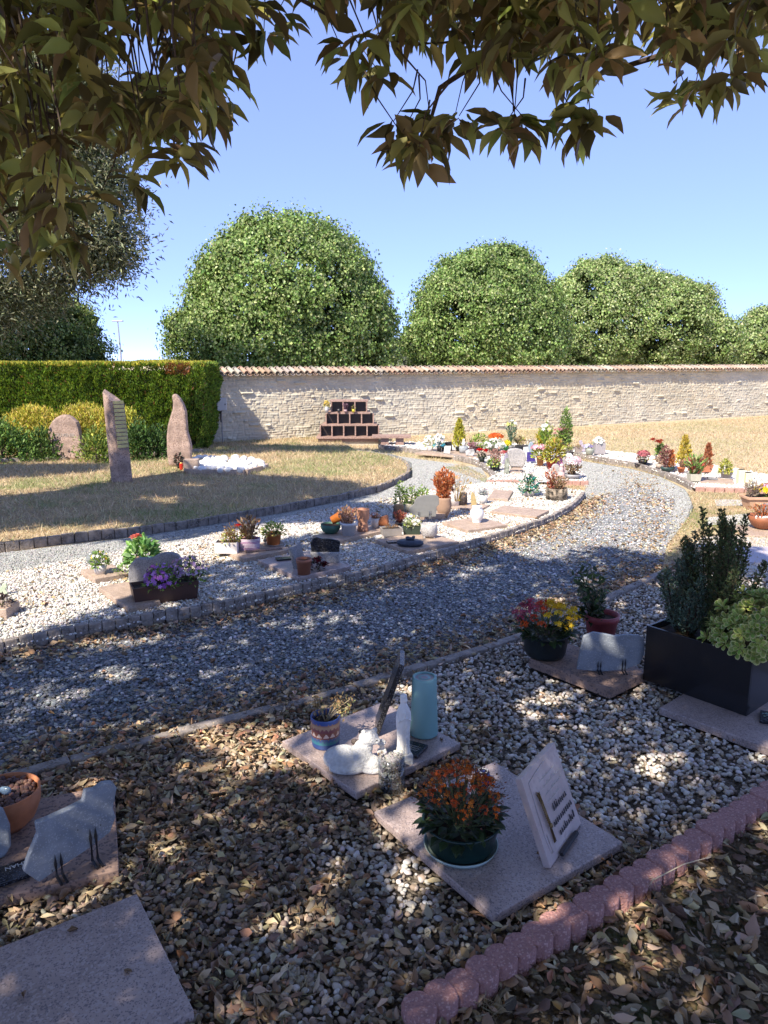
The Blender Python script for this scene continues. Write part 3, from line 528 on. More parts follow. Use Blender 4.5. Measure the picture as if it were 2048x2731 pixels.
# ------------------------------------------------------------------ loose ground cover
KEEP = []                                                    # slabs and pots keep stones from poking through (filled below)
def clear_of(P, polys, m=0):
    k = np.ones(len(P), bool)
    for q in polys: k &= ~inpoly(P, q)
    return k
def stones(name, label, poly, n, r0, r1, cols, z, sub, flat=.6, dens=None, excl=(), seed=0, smooth=True, layer=1):
    P = samp(poly, n)
    if dens is not None: P = P[R.random(len(P)) < dens(P)]
    P = P[clear_of(P, excl)]; n = len(P); V, Fc = ICO2 if sub == 2 else ICO1; var = []
    for s in range(6):
        v, _ = blob((0,0,0), 1, s, .16, (V, Fc)); var.append(v)
    VV = np.array(var)[R.integers(0, 6, n)]; S = np.c_[R.uniform(.75,1.25,n), R.uniform(.6,1,n), R.uniform(.45,.75,n)*flat/.6]*R.uniform(r0, r1, n)[:,None]
    a = R.uniform(0, 2*math.pi, n); tl = R.normal(size=n)*.35; W = VV*S[:,None]
    ct, st_ = np.cos(tl)[:,None], np.sin(tl)[:,None]; W = np.stack([W[...,0]*ct+W[...,2]*st_, W[...,1], -W[...,0]*st_+W[...,2]*ct], -1)
    ca, sa = np.cos(a)[:,None], np.sin(a)[:,None]; W = np.stack([W[...,0]*ca-W[...,1]*sa, W[...,0]*sa+W[...,1]*ca, W[...,2]], -1)
    W += np.c_[P, z+R.random(n)*r1*.9*layer][:,None]; FF = (Fc[None]+(np.arange(n)*len(V))[:,None,None]).reshape(-1, 3)
    B = MB(); B.add(W.reshape(-1,3), FF, np.repeat(cols(P) if callable(cols) else pick(cols, n, .16), len(Fc), 0))
    o = B.build(name, STN(), smooth=smooth); return kind(tag(o, label, 'gravel'), 'stuff')
def leafy(P): # 0 clean pebbles .. 1 thick leaves, as the leaves have drifted
    x, y = P[:,0], P[:,1]; v = vnoise(x, y, .55)*.75+vnoise(x+3, y, .2)*.45-.12
    right = np.clip((x*1.0+(y-2.6)*.35-.05)/.9, 0, 1); v = v - right*.42 + np.clip((2.6-y), 0, 1)*.02
    dk = np.min(np.array([np.hypot(x-q[0], y-q[1]) for q in K3G]), 0); v += np.clip(.35-dk, 0, .35)*.8
    de = np.min(np.array([np.hypot(x-q[0], y-q[1]) for q in EQ]), 0); v += np.clip(.22-de, 0, .22)*1.4
    return np.clip(v, 0, 1)
K3G = resample([G(x, y) for x, y in K3], .15); K2G = resample([G(x, y) for x, y in K2], .15)
PEBC = [(.56,.53,.49),(.47,.44,.40),(.62,.58,.53),(.34,.29,.24),(.41,.35,.29),(.28,.22,.17),(.50,.43,.35),(.64,.62,.58)]
PEBD = [(.29,.23,.18),(.24,.195,.155),(.35,.29,.23),(.38,.34,.29),(.19,.15,.11),(.50,.46,.41),(.30,.21,.15)]
def pebcol(P):
    l = leafy(P)+R.normal(size=len(P))*.12; w_ = (l < .36)[:,None]; return np.where(w_, pick(PEBC, len(P), .12), pick(PEBD, len(P), .16))
near = [tuple(p) for p in NEARBED]; VISN = gpoly([(-120,2800),(-120,2060),(1000,1770),(1780,1500),(2200,1500),(2200,2200),(1300,2850)])
def ground_cover():
    ex = KEEP
    nb = [p for p in near]
    def dn(P): return np.clip(1.2-leafy(P)*.35, .3, 1)*(P[:,1] < 3.6)
    def df(P): return np.clip(1.15-leafy(P)*.5, .3, 1)*(P[:,1] >= 3.6)*(P[:,0] < 4.2)
    stones('pebbles', 'rounded grey and white pebbles covering the near grave bed', nb, 44000, .0055, .0135, pebcol, .0, 2, dens=dn, excl=ex)
    stones('pebbles', 'white pebbles of the near bed further back, along its flat kerb', nb, 40000, .006, .013, pebcol, .0, 1, dens=df, excl=ex)
    # gravel of the path: flat slate chips
    VP = gpoly([(-80,2110),(-80,1660),(900,1560),(1700,1290),(1800,1330),(1760,1560),(1300,1740),(900,1860)])
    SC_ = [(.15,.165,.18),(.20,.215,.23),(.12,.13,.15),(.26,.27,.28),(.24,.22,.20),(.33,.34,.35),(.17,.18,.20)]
    def dp(P): return clear_of(P, [near, MIDBED]).astype(float)
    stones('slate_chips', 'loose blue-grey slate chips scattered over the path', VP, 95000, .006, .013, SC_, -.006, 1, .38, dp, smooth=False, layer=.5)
    VP2 = gpoly(K([(-60,1262),(-60,1200),(300,1160),(620,1108),(820,1066),(892,1030),(890,1000),(860,985),(1040,1010),(1060,1044),(960,1058),(860,1080),(600,1126),(400,1176),(200,1210)])); VP3 = gpoly(K([(1262,1044),(1240,992),(1296,1002),(1368,1014),(1427,1030),(1480,1058),(1495,1085),(1480,1130),(1445,1190),(1380,1215),(1100,1190),(1264,1085)]))
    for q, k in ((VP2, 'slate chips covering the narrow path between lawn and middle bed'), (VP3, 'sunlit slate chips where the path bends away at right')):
        stones('slate_chips', k, q, 70000, .005, .0095, [(.25+c[0]*.45, .25+c[1]*.45, .235+c[2]*.42) for c in SC_], -.008, 1, .4, dp, smooth=False, layer=.5)  # same slate in a paler mix: sunlight on these stretches is in the colour
    stones('pale_chips', 'pale stray pebbles lying on the slate path', VP, 4200, .007, .014, [(.5,.49,.47),(.42,.41,.40),(.6,.59,.57)], -.002, 1, .5, dp)
    stones('white_gravel', 'bright white gravel filling the long middle bed', MIDBED, 92000, .0065, .0115, [(.66,.64,.60),(.58,.56,.52),(.72,.70,.67),(.46,.43,.38),(.36,.32,.27)], .035, 1, excl=ex, dens=lambda P: (np.abs(P[:,0]) < 5.5).astype(float))
    for q, nm in ((FARA, 'white gravel between the crowded far flower graves'), (FARB, 'white gravel around the far right pots')):
        stones('white_gravel', nm, q, 9000, .012, .02, [(.66,.64,.60),(.58,.56,.52),(.72,.70,.67),(.46,.43,.38)], .02, 1)
    # fallen leaves
    LC_ = [(.42,.31,.20),(.33,.235,.15),(.50,.39,.26),(.25,.175,.12),(.38,.22,.13),(.36,.30,.21),(.17,.12,.085),(.56,.46,.32)]
    def leaves(name, label, P, s0, s1, z, proto=LF12, cols=LC_, up_=.55):
        n = len(P); a = R.uniform(0, 2*math.pi, n); X = np.c_[np.cos(a), np.sin(a), R.normal(size=n)*.22]; Z = nrm(np.c_[R.normal(size=(n,2))*up_, np.where(R.random(n) < .5, 1, -1)])
        B = MB(); P3 = np.c_[P, z+R.random(n)*.016]; h = R.random(n) < .45
        for mk, pr in ((h, LFC), (~h, proto)): scatter(B, pr, P3[mk], X[mk], R.uniform(s0, s1, mk.sum())*R.uniform(.6,1.1,mk.sum()), pick(cols, mk.sum(), .25), Z=Z[mk], wid=R.uniform(.25,.58,mk.sum()))
        kind(tag(B.build(name, DRY(), smooth=True), label, 'dry leaves'), 'stuff')
    P = samp(nb, 42000); P = P[R.random(len(P)) < np.clip(leafy(P)*1.5-.27, .03, 1)]; P = P[clear_of(P, ex) | (R.random(len(P)) < .012)]
    leaves('fallen_leaves', 'dry curled brown leaves lying among the pebbles of the near bed', P, .022, .055, .012)
    P = samp(LITTER, 12000); leaves('fallen_leaves', 'thick litter of dry leaves beyond the pink scalloped edging', P, .03, .07, .006)
    d = lambda P, Q: np.min(np.array([np.hypot(P[:,0]-q[0], P[:,1]-q[1]) for q in Q]), 0)
    P = samp(VP, 60000); P = P[clear_of(P, [near, MIDBED])]; m = np.exp(-(d(P, K3G)/.24)**2)*.7+np.exp(-(d(P, K2G)/.20)**2)*.7+.012+.05*(vnoise(P[:,0], P[:,1], .5) > .62); P = P[R.random(len(P)) < m*.9]
    leaves('fallen_leaves', 'brown leaves drifted along both kerbs of the slate path', P, .022, .055, .004)
    P = samp(MIDBED, 9000); P = P[(R.random(len(P)) < .12+.5*(vnoise(P[:,0], P[:,1], .4) > .66))]; leaves('fallen_leaves', 'scattered tan leaves on the white gravel of the middle bed', P, .02, .045, .045, LF4, [(.42,.30,.16),(.34,.22,.12),(.5,.38,.24)])
    PP = gpoly(K([(900,1225),(1264,1080),(1300,1010),(1420,1030),(1500,1080),(1500,1240),(1300,1290)])); P = samp(PP, 30000); P = P[clear_of(P, [near, MIDBED])]
    edge = np.exp(-(d(P, K2G)/.24)**2)+.4*np.exp(-(np.abs(P[:,0]-(2.3+(P[:,1]-6)*.3))/.25)**2); P = P[R.random(len(P)) < .012+edge*.3]
    leaves('fallen_leaves', 'straw-coloured leaf litter along the sunny edges of the path', P, .02, .045, .0, LF4, [(.46,.34,.19),(.38,.27,.15),(.52,.42,.26),(.3,.2,.11)])
    # coarse pebble crumbs and husks make the litter uneven
    stones('leaf_crumbs', 'small brown husks and crumbs of soil between the leaves', LITTER, 9000, .004, .010, [(.15,.11,.07),(.22,.17,.11),(.3,.25,.18)], .0, 1, .5)
    # grass
    def grass(name, label, poly, n, h0, h1, cols, z, w_=.10, dens=None):
        P = samp(poly, n)
        if dens is not None: P = P[R.random(len(P)) < dens(P)]
        n = len(P); X = np.c_[R.normal(size=(n,2))*.55, R.uniform(.25, 1, n)]; g = (vnoise(P[:,0], P[:,1], 1.1)*.6+vnoise(P[:,0]+9, P[:,1], .4)*.4)+R.normal(size=n)*.07
        c = np.where((g > .53)[:,None], pick(cols[1], n, .2), pick(cols[0], n, .2)); B = MB(); scatter(B, NEED, np.c_[P, np.full(n, z)], X, R.uniform(h0, h1, n), c, wid=w_)
        kind(tag(B.build(name, FOL()), label, 'grass'), 'stuff')
    dry = [(.60,.48,.31),(.52,.40,.25),(.66,.55,.37),(.42,.32,.20)]; gr = [(.29,.33,.14),(.38,.37,.19),(.21,.27,.10),(.50,.43,.26)]
    grass('lawn_grass', 'half-dry short lawn around the standing stones', LAWN, 120000, .03, .085, (dry, gr), .04, .12)
    WG = [(-4,14.5),(.2,12.0),(3,11.8),(3.5,10.5),(6,9.0),(14,9.0),(14,24),(9,20.3),(-2.6,14.4)]
    grass('dry_grass', 'sun-bleached dry grass strip in front of the stone wall', WG, 110000, .03, .08, (dry, [(.50,.43,.27),(.44,.40,.23)]), -.03, .14, dens=lambda P: clear_of(P, [FARA, FARB, PATH, LAWN]).astype(float))
    grass('patch_grass', 'patchy greenish grass at the right between white gravel strips', RIGHTG, 26000, .015, .05, (dry, [(.20,.25,.07),(.26,.27,.10)]), .0, .14, dens=lambda P: (np.abs(P[:,0]) < 4.6)*.9)
    PM = gpoly(K([(1060,1042),(1270,1050),(1262,1066),(1060,1046),(960,1010),(1000,1003),(1050,1030)])); grass('patch_grass', 'thin dry grass between the middle bed and the brick edging', PM, 6000, .02, .05, (dry, gr), -.01, .14)
    for x, y in [(395,2345),(800,2650),(1430,2560),(1320,2700),(1700,2290)]:  # pale dead tufts
        p = G(x, y); n = 42; B = MB(); X = np.c_[R.normal(size=(n,2))*.8, R.uniform(.2, 1, n)]
        scatter(B, NEED, np.c_[p.x+R.normal(size=n)*.012, p.y+R.normal(size=n)*.012, np.zeros(n)], X, R.uniform(.04,.11,n), pick([(.42,.36,.24),(.5,.44,.3),(.3,.25,.15)], n), wid=.03)
        LB_ = {395:'dead grass tuft beside the corner of the large bare granite slab',800:'dead grass tuft at the bottom of the pebble bed',1430:'straw tuft just outside the pink edging',1320:'pale frayed straw at the bottom edge of the view',1700:'lone straw tuft lying on the pink edging row'}[x]
        tag(B.build('grass_tuft', FOL()), LB_, 'grass tuft')
# ================================================================== THINGS ON THE GRAVES
def rectfit(px, z):
    P = np.array([tuple(G(x, y, z))[:2] for x, y in px]); c = P.mean(0)
    u = (P[1]-P[0])+(P[2]-P[3]); v = (P[3]-P[0])+(P[2]-P[1]); lu, lv = np.linalg.norm(u)/2, np.linalg.norm(v)/2
    u /= np.linalg.norm(u); v = v-u*np.dot(u, v); v /= np.linalg.norm(v)
    return c, u, v, lu, lv
def slab(label, px, z=.05, th=.035, m='pink', name='grave_slab', cat='grave slab', group='flat granite grave slabs', reg=True, bevel=.003):
    c, u, v, lu, lv = rectfit(px, z); a = math.atan2(u[1], u[0]); s = 1 if u[0]*v[1]-u[1]*v[0] > 0 else -1
    B = MB(); pr = [(-lu/2,-lv/2),(lu/2,-lv/2),(lu/2,lv/2),(-lu/2,lv/2)]; B.add(*slabm(pr, z-th, z))
    o = B.build(name, GRN(m) if isinstance(m, str) else m, loc=(c[0], c[1], 0), rot=(0, 0, a), bevel=bevel); tag(o, label, cat, group)
    if reg: KEEP.append([tuple(c+u*p*(lu/2+.004)+v*q*(lv/2+.004)) for p, q in ((-1,-1),(1,-1),(1,1),(-1,1))])
    return o
def stone(name, label, cat, pts, A, Bp, t=.03, m='grey', lean=0., z0=0., bevel=.004, group=None, feet=0, text=None, part=None, back=1):
    """upright stone: outline taken on its own plane through the base line A-B, with real thickness behind it"""
    a, b = G(*A, z0), G(*Bp, z0); ux = (b-a).normalized(); nb = Vector((-ux.y, ux.x, 0)) * back
    vz = (Vector((0,0,1))*math.cos(lean)+nb*math.sin(lean)).normalized(); ny = ux.cross(vz)*-1
    if back < 0: ny = -ny
    out = []; C0 = Vector((0,0,CH))
    for x, y in pts:
        d = ray(x, y); k = (a-C0).dot(ny)/d.dot(ny); q = C0+d*k-a; out.append((q.dot(ux), max(q.dot(vz), 0)))
    M = Matrix.Identity(4)
    for i in range(3): M[i][0] = ux[i]; M[i][1] = ny[i]; M[i][2] = vz[i]; M[i][3] = a[i]
    B = MB(); B.add(*prism(out, t))
    if not feet and not text and not part:
        o = B.build(name, GRN(m) if isinstance(m, str) else m, mtx=M, bevel=bevel); return tag(o, label, cat, group)
    r = bpy.data.objects.new(name, None); COL.objects.link(r); r.matrix_basis = M; tag(r, label, cat, group)
    B.build('stone', GRN(m) if isinstance(m, str) else m, r, bevel=bevel)
    if feet:
        xs = sorted(p[0] for p in out); w_ = xs[-1]-xs[0]; h = max(p[1] for p in out)
        mf = mat('foot_metal', (.05,.05,.055), .35, metal=.6) if feet == 1 else mat('foot_chrome', (.5,.5,.5), .3, metal=.8)
        for q in (.33, .7):
            x = xs[0]+w_*q; zb = max(0, min([p[1] for p in out if abs(p[0]-x) < w_*.25] or [0])); s = h*.055
            B = MB()
            for dx in (-s*.6, s*.6): B.add(*tube([(x+dx,-s*3.4,.004),(x+dx,-s*.4,.01),(x+dx,-.006,zb+h*.16),(x+dx,-.006,zb+h*.3)], s*.36, 6))
            B.build('foot', mf, r)
    if text:
        for (s, sz, tx, tz, rot, cm) in text:
            me = text_mesh(s, sz); o = bpy.data.objects.new('lettering', me); COL.objects.link(o); o.parent = r; me.materials.append(cm)
            o.location = (tx, -.0025, tz); o.rotation_euler = (math.pi/2, 0, 0)
    if part: part(r, out)
    return r
def facing(name, label, cat, pts, yb, **k):                  # stone standing square to the viewer
    xs = [p[0] for p in pts]; return stone(name, label, cat, pts, (min(xs), yb), (max(xs), yb), **k)
# ---------------------------------------------------------------- plants
def stems(B, c, n, h, sp, col, r=.003):
    for i in range(n):
        a = random.uniform(0, 6.28); q = random.random()**.5*sp
        B.add(*tube([(c[0]+math.cos(a)*q*.2, c[1]+math.sin(a)*q*.2, c[2]), (c[0]+math.cos(a)*q*.6, c[1]+math.sin(a)*q*.6, c[2]+h*.5), (c[0]+math.cos(a)*q, c[1]+math.sin(a)*q, c[2]+h*random.uniform(.7,1))], [r, r*.8, r*.4], 5), col)
def ell(n, r, h, lo=.35): 
    d = rdir(n); d[:,2] = np.abs(d[:,2]); q = R.uniform(lo, 1, n)**.6; return d*q[:,None]*np.array([r, r, h]), d
def plant(parent, c, r, h, kind_='bush', cols=((.10,.17,.04),), n=220, leaf=.03, fl=None, name='foliage', wid=.5):
    c = np.array(c, float); B = MB()
    if c.shape and abs(Vector(parent.location).y) > 4.2: n = int(n*1.5); h *= 1.1
    if kind_ == 'bush':
        P, d = ell(n, r, h); stems(B, c, max(4, n//40), h*.7, r*.7, (.10,.10,.04)); scatter(B, LF12 if leaf > .035 else LF4, P+c, nrm(d+rdir(n)*.6), R.uniform(.7,1.2,n)*leaf, pick(cols, n), Z=nrm(d+rdir(n)*.5+np.array([0,0,.8])), wid=wid)
    elif kind_ == 'conifer':
        t = R.random(n)**.8; a = R.uniform(0, 6.28, n); lob = 1+.22*np.sin(a*3+t*5); q = r*(1-t)**.65*lob*R.uniform(.35, 1.05, n); P = np.c_[np.cos(a)*q, np.sin(a)*q, t*h*.97]
        X = nrm(np.c_[np.cos(a)*.5, np.sin(a)*.5, np.full(n, 1.1)]+R.normal(size=(n,3))*.3); stems(B, c, 3, h*.7, r*.3, (.08,.05,.03)); scatter(B, LF4, P+c, X, R.uniform(.6,1.3,n)*leaf, pick(cols, n, .22), wid=wid)
    elif kind_ == 'spray':                                    # upright twiggy sprays (heather, dried grass)
        a = R.uniform(0, 6.28, n); q = R.random(n)**.5; t = R.random(n)**.7; P = np.c_[np.cos(a)*q*r*(.35+.65*t), np.sin(a)*q*r*(.35+.65*t), t*h*(1.05-.35*q)]
        stems(B, c, 16, h*.9, r*.85, tuple(np.array(cols[0])*.6), .0025); X = nrm(np.c_[np.cos(a)*q*.8, np.sin(a)*q*.8, np.full(n, 1.)]+R.normal(size=(n,3))*.35); scatter(B, LF4, P+c, X, R.uniform(.6,1.4,n)*leaf, pick(cols, n, .25), wid=wid)
    elif kind_ == 'rosette':
        a = R.uniform(0, 6.28, n); e = R.uniform(.1, 1.2, n); X = np.c_[np.cos(a)*np.cos(e), np.sin(a)*np.cos(e), np.sin(e)]; P = X*R.uniform(.05,.5,n)[:,None]*np.array([r, r, h])
        scatter(B, LF12, P+c, X, R.uniform(.6,1.,n)*leaf, pick(cols, n), Z=nrm(np.c_[-np.cos(a)*.4, -np.sin(a)*.4, np.full(n,1.)]+R.normal(size=(n,3))*.2), wid=wid)
    o = B.build(name, FOL(), parent)
    if fl:
        for (fc, fn, fs, lo, hi, *ty) in fl:
            ty = ty[0] if ty else 'star'; B = MB(); d = rdir(fn); d[:,2] = np.abs(d[:,2])*.9+.1; d = nrm(d); P = d*np.array([r, r, h])*R.uniform(.88, 1.08, (fn,1)); P[:,2] = np.where(True, h*(lo+(hi-lo)*(P[:,2]/h)), 0)
            if ty == 'star' and fn <= 8:
                for i in range(fn): B1 = MB(); scatter(B1, STAR5, P[i:i+1]+c, rdir(1), fs, pick(fc, 1), Z=d[i:i+1]+np.array([[0,-.4,.2]]), wid=1); B1.build('flower', PET(), o)
                continue
            if ty == 'star': scatter(B, STAR5, P+c, rdir(fn)*.5+np.cross(d, rdir(fn)), fs, pick(fc, fn), Z=d+rdir(fn)*.3, wid=1)
            else:                                             # rose: whorls of petals
                for i in range(fn):
                    B = MB()
                    for k in range(16):
                        aa = k*2.4; rr = fs*(.12+.055*k); D = np.array([math.cos(aa), math.sin(aa), 0]); up_ = 1.3-.09*k
                        pp = P[i]+c+D*rr*.45; scatter(B, LF4, pp[None], (D*(.35+.06*k)+np.array([0,0,up_]))[None], [fs*.75], pick(fc, 1, .12), Z=(-D+np.array([0,0,.2]))[None], wid=.95)
                    B.build('rose', PET(), o)
                continue
            B.build('flowers', PET(), o, smooth=False)
    return o
def dims(x, yb, yt, w, z0, ratio=.72):
    f = G(x, yb, z0); u = U(f); rb = w/2*u*ratio; c = Vector((f.x*(1+rb/f.y), f.y+rb, z0)); h = HT(Vector((f.x, f.y-0.0, z0)), yt)-z0
    return c, w/2*u, rb, max(h, .01), u
def potprof(r, rb, h, style):
    t = min(.006, r*.08)
    if style == 'rim': return [(0,0),(rb,0),(rb+(r-rb)*.75, h*.78),(r, h*.78),(r*1.02, h),(r-t*1.2, h),(r-t*1.6, h*.8),(r*.85, h*.72)]
    if style == 'cyl': return [(0,0),(rb,0),(r*1.0, h),(r-t, h),(r-t*1.5, h*.7)]
    if style == 'bowl': return [(0,0),(rb*.7,0),(r*.80, h*.22),(r*.97, h*.6),(r, h),(r-t, h),(r*.9, h*.7)]
    if style == 'vase': return [(0,0),(rb*.8,0),(r*1.0, h*.35),(r*1.12, h*.62),(r*.95, h*.88),(r, h),(r-t, h),(r*.8, h*.85)]
def potted(label, x, yb, yt, w, col, style='rim', plants=(), z0=.03, cat='potted plant', name='potted_plant', group=None, ratio=.72, box=None, saucer=None, rough=.5, soil=True, potmat=None, top=None, rz=0, squash=1):
    c, r, rb, h, u = dims(x, yb, yt, w, z0, ratio); t = thing(name, label, cat, c, rz, group)
    m = potmat or mat('pot_%02x%02x%02x' % tuple(int(min(v, .99)*255) for v in col), col, rough, .06, 20, bump=.08, bscale=60)
    B = MB()
    if box:
        bd = box*r*2
        V, Fc = boxm((0,0,0), (2*r, bd, h), 0, 1); V[:4,:2] *= ratio*1.1 if ratio < .9 else 1; B.add(V, Fc[[0,2,3,4,5]]); V2 = V.copy(); V2[:,:2] *= .93; V2[:4,2] = h*.8; V2[4:,2] = h
        B.add(V2, Fc[[0,2,3,4,5]][:, ::-1]); rim = [(4,5,13,12),(5,6,14,13),(6,7,15,14),(7,4,12,15)]
        B.ch[-1] = (B.ch[-1][0], np.concatenate([B.ch[-1][1], np.array(rim)]), np.full((9,3), .5, np.float32), 0)
        B.build('planter' if w > 50 else 'pot', m, t)
        if soil: S = MB(); S.add(*boxm((0,0,h*.82), (2*r*.92, bd*.92, .006))); S.build('soil', SOIL(), t)
    else:
        B.add(*lathe(potprof(r, rb, h, style), 28, sy=squash)); B.build('pot', m, t, smooth=False if False else True)
        if soil: S = MB(); S.add(*lathe([(0,h*.83),(r*.9,h*.82)], 20, sy=squash)); S.build('soil', SOIL(), t)
    if saucer:
        S = MB(); q = saucer/2*u; S.add(*lathe([(0,.001),(q*.9,.001),(q,.012),(q*.97,.012),(q*.88,.005),(0,.005)], 28)); S.build('saucer', m if not top else top, t, smooth=True)
    for p in plants:                                          # (kind, px width, px height, dx, cols, n, leaf m, flowers, wid)
        k, pw, ph, dx, cols, n, lf, *rest = p; fl = rest[0] if rest else None; wd = rest[1] if len(rest) > 1 else .5
        plant(t, (dx*u, 0, h*.8), pw/2*u, ph*u*1.02, k, cols, n, lf, fl, wid=wd)
    return t
GR1 = [(.16,.28,.055),(.24,.36,.08),(.11,.20,.045),(.31,.40,.11)]; GRY = [(.42,.45,.09),(.30,.39,.075),(.52,.50,.14)]; GDK = [(.035,.06,.025),(.05,.085,.03),(.025,.045,.02)]
DRYB = [(.36,.22,.12),(.28,.16,.08),(.45,.32,.18),(.20,.12,.07)]; DRYO = [(.50,.16,.06),(.42,.12,.05),(.58,.24,.10)]; YEL = [(.55,.42,.06),(.45,.38,.06),(.62,.50,.12)]
WHT = [(.78,.77,.74)]; PNK = [(.65,.28,.32),(.72,.45,.45)]; RED = [(.55,.02,.02)]; ORA = [(.62,.14,.03),(.55,.08,.02)]
# ---------------------------------------------------------------- near graves
slab('large bare pink granite slab in the bottom left corner', [(-205,2600),(375,2383),(505,2695),(-100,3010)], .05, .05)
slab('granite slab under the terracotta bowl and the blue-grey plaque at left', [(-160,2175),(297,2098),(325,2310),(-190,2445)], .045, .04, GRN('brown'))
slab('granite slab carrying the orange-flowered pot and the pink square plaque', [(995,2164),(1325,2447),(1655,2243),(1321,2031)], .045, .03)
slab('granite slab carrying the teal vase and the white figures', [(742,1972),(950,2110),(1230,1985),(1030,1875)], .045, .03)
slab('brownish granite slab under the two flower pots and the wavy plaque', [(1405,1755),(1632,1838),(1725,1790),(1520,1715)], .07, .05, GRN('brown'))
slab('granite slab under the black planter box', [(1712,1862),(2080,2010),(2330,1880),(2010,1790)], .045, .035)
Z5 = .05
# terracotta bowl with clay balls
t = potted('wide terracotta bowl filled with brown clay balls at the left edge', 25, 2245, 2150, 185, (.50,.19,.085), 'bowl', z0=.045, cat='bowl', name='terracotta_bowl', potmat=TERRA(), ratio=.8)
u_ = U(G(25, 2200)); r_ = 185/2*u_; HB = dims(25, 2245, 2150, 185, .045, .8)[3]; B = MB()
for i in range(330):
    a = random.uniform(0, 6.28); q = random.random()**.5*r_*.82; B.add(*blob((math.cos(a)*q, math.sin(a)*q, HB*.86+random.uniform(-.006,.008)), random.uniform(.007,.0105), i, .12, ICO2), pick([(.13,.065,.05),(.18,.10,.08),(.09,.05,.045)], 1)[0])
B.build('clay_ball', STN(), t, smooth=True)['kind'] = 'stuff'
tag(MB().add(*blob((0,0,.012), (.020,.012,.014), 5, .2)).build('glass_pebble', mat('blue_grey_glass', (.25,.36,.46), .25), loc=tuple(Vector(t.location)+Vector((.012,-.01,HB*.95))), smooth=True), 'blue-grey glassy stone lying on the clay balls of the terracotta bowl', 'pebble')
# clover-like blue stone at the very left edge
stone('memorial_plaque', 'rounded blue-grey stone plaque cut by the left edge of the picture', 'plaque', [(-60,2300),(-70,2200),(-30,2150),(5,2160),(24,2205),(27,2260),(10,2290)], (-60,2300), (12,2288), t=.02, m='slate', z0=.045, lean=.1)
def holes(r, out):
    for x, z in ((.13,.13),(.20,.115),(.045,.03)): MB().add(*blob((x, .001, z), (.004,.0012,.006), 3, .3, ICO2)).build('drilled_hole', mat('black_plastic'), r)
stone('memorial_plaque', 'blue-grey slate plaque with wavy outline standing on two dark metal feet, seen from behind', 'plaque',
      [(105,2354),(63,2325),(77,2284),(101,2226),(96,2195),(118,2188),(186,2157),(222,2138),(228,2109),(253,2105),(275,2089),(301,2086),(312,2102),(302,2157),(309,2179),(295,2220),(228,2270),(164,2312)],
      (100,2364), (330,2262), t=.022, m='slate', lean=.0, z0=.045, feet=1, part=holes)
# black name plate lying face up, its words upside down from here
p = G(8, 2330, .052); q = G(57, 2334, .06); q2 = G(5, 2352, .06); d = (q2-q).normalized(); rz = math.atan2(d.y, d.x)
t = thing('name_plate', 'small black name plate lying flat with white letters upside down', 'plaque', (p.x, p.y, .047), rz)
MB().add(*boxm((.0,.015,0), (.20,.085,.014))).build('plate', GRN('dark'), t, bevel=.002)
for s, sz, tx, ty in (('CHAN', .024, .005, .012), ('12', .020, -.040, -.008), ('09', .020, -.035, -.028)):
    me = text_mesh(s, sz); o = bpy.data.objects.new('lettering', me); COL.objects.link(o); o.parent = t; me.materials.append(mat('white_paint', (.75,.74,.70), .5)); o.location = (tx-.045, ty*-1+.0, .0145); 
# slab D things
def zigpot():
    x, yb, yt, w = 869, 2003, 1925, 80; c, r, rb, h, u = dims(x, yb, yt, w, .045, .93)
    t = thing('patterned_pot', 'small blue and tan zigzag-patterned pot holding a dried plant', 'potted plant', c)
    prof = [(0,0),(rb*.97,0),(rb,.006)]+[(rb+(r-rb)*k/22, .006+(h-.008)*k/22) for k in range(1, 23)]+[(r*.99,h),(r*.93,h),(r*.9,h*.75)]
    V, Fc = lathe(prof, 96); B = MB(); ctr = V[Fc].mean(1); zz = ctr[:,2]/h; aa = np.arctan2(ctr[:,1], ctr[:,0]); tri = np.abs(((aa*13/6.283) % 1)-.5)*2; tri2 = np.abs(((aa*22/6.283) % 1)-.5)*2
    blue, tan, red, dkr, teal = map(np.array, ((.035,.075,.24),(.38,.26,.18),(.22,.075,.06),(.12,.04,.05),(.05,.22,.27)))
    col = np.where((zz < .16)[:,None], blue, teal); col = np.where(((zz > .26+.04*tri2))[:,None], (.06,.12,.28), col); col = np.where((zz > .36+.03*tri2)[:,None], tan*.8, col)
    col = np.where((zz > .40)[:,None], red, col); col = np.where(((zz > .42) & (zz < .42+.16*tri))[:,None], (.62,.50,.44), col); col = np.where((zz > .60)[:,None], dkr*1.6, col)
    col = np.where((zz > .66+.07*tri2)[:,None], tan, col); col = np.where((zz > .80)[:,None], (.30,.17,.12), col); col = np.where((zz > .88-.02*tri2)[:,None], blue*1.2, col)
    B.add(V, Fc, col); B.build('pot', mat('glazed_pattern', attr=True, rough=.35), t, smooth=True); MB().add(*lathe([(0,h*.8),(r*.9,h*.8)], 20)).build('soil', SOIL(), t)
    B = MB(); cols = [(.36,.24,.12),(.30,.24,.12),(.22,.15,.08),(.24,.25,.12)]
    for i in range(7):
        a = [2.2,-.1,.25,.5,.9,.1,2.6][i]; L_ = [.075,.12,.13,.10,.09,.075,.04][i]; e = np.array([math.cos(a)*L_*.8, math.sin(a)*L_*.3, h+L_*[.95,.35,.5,.6,.7,.6,.8][i]])
        B.add(*tube([(0,0,h*.75), e*.5+np.array([0,0,h*.45]), e], [.003,.0025,.0015], 5), (.36,.30,.20))
        n = 34; P = e*R.uniform(.72,1.08,(n,1))+R.normal(size=(n,3))*.012; scatter(B, LF4, P, rdir(n), R.uniform(.009,.02,n), pick(cols, n, .25), wid=.6)
    B.build('dried_plant', DRY(), t)
zigpot()
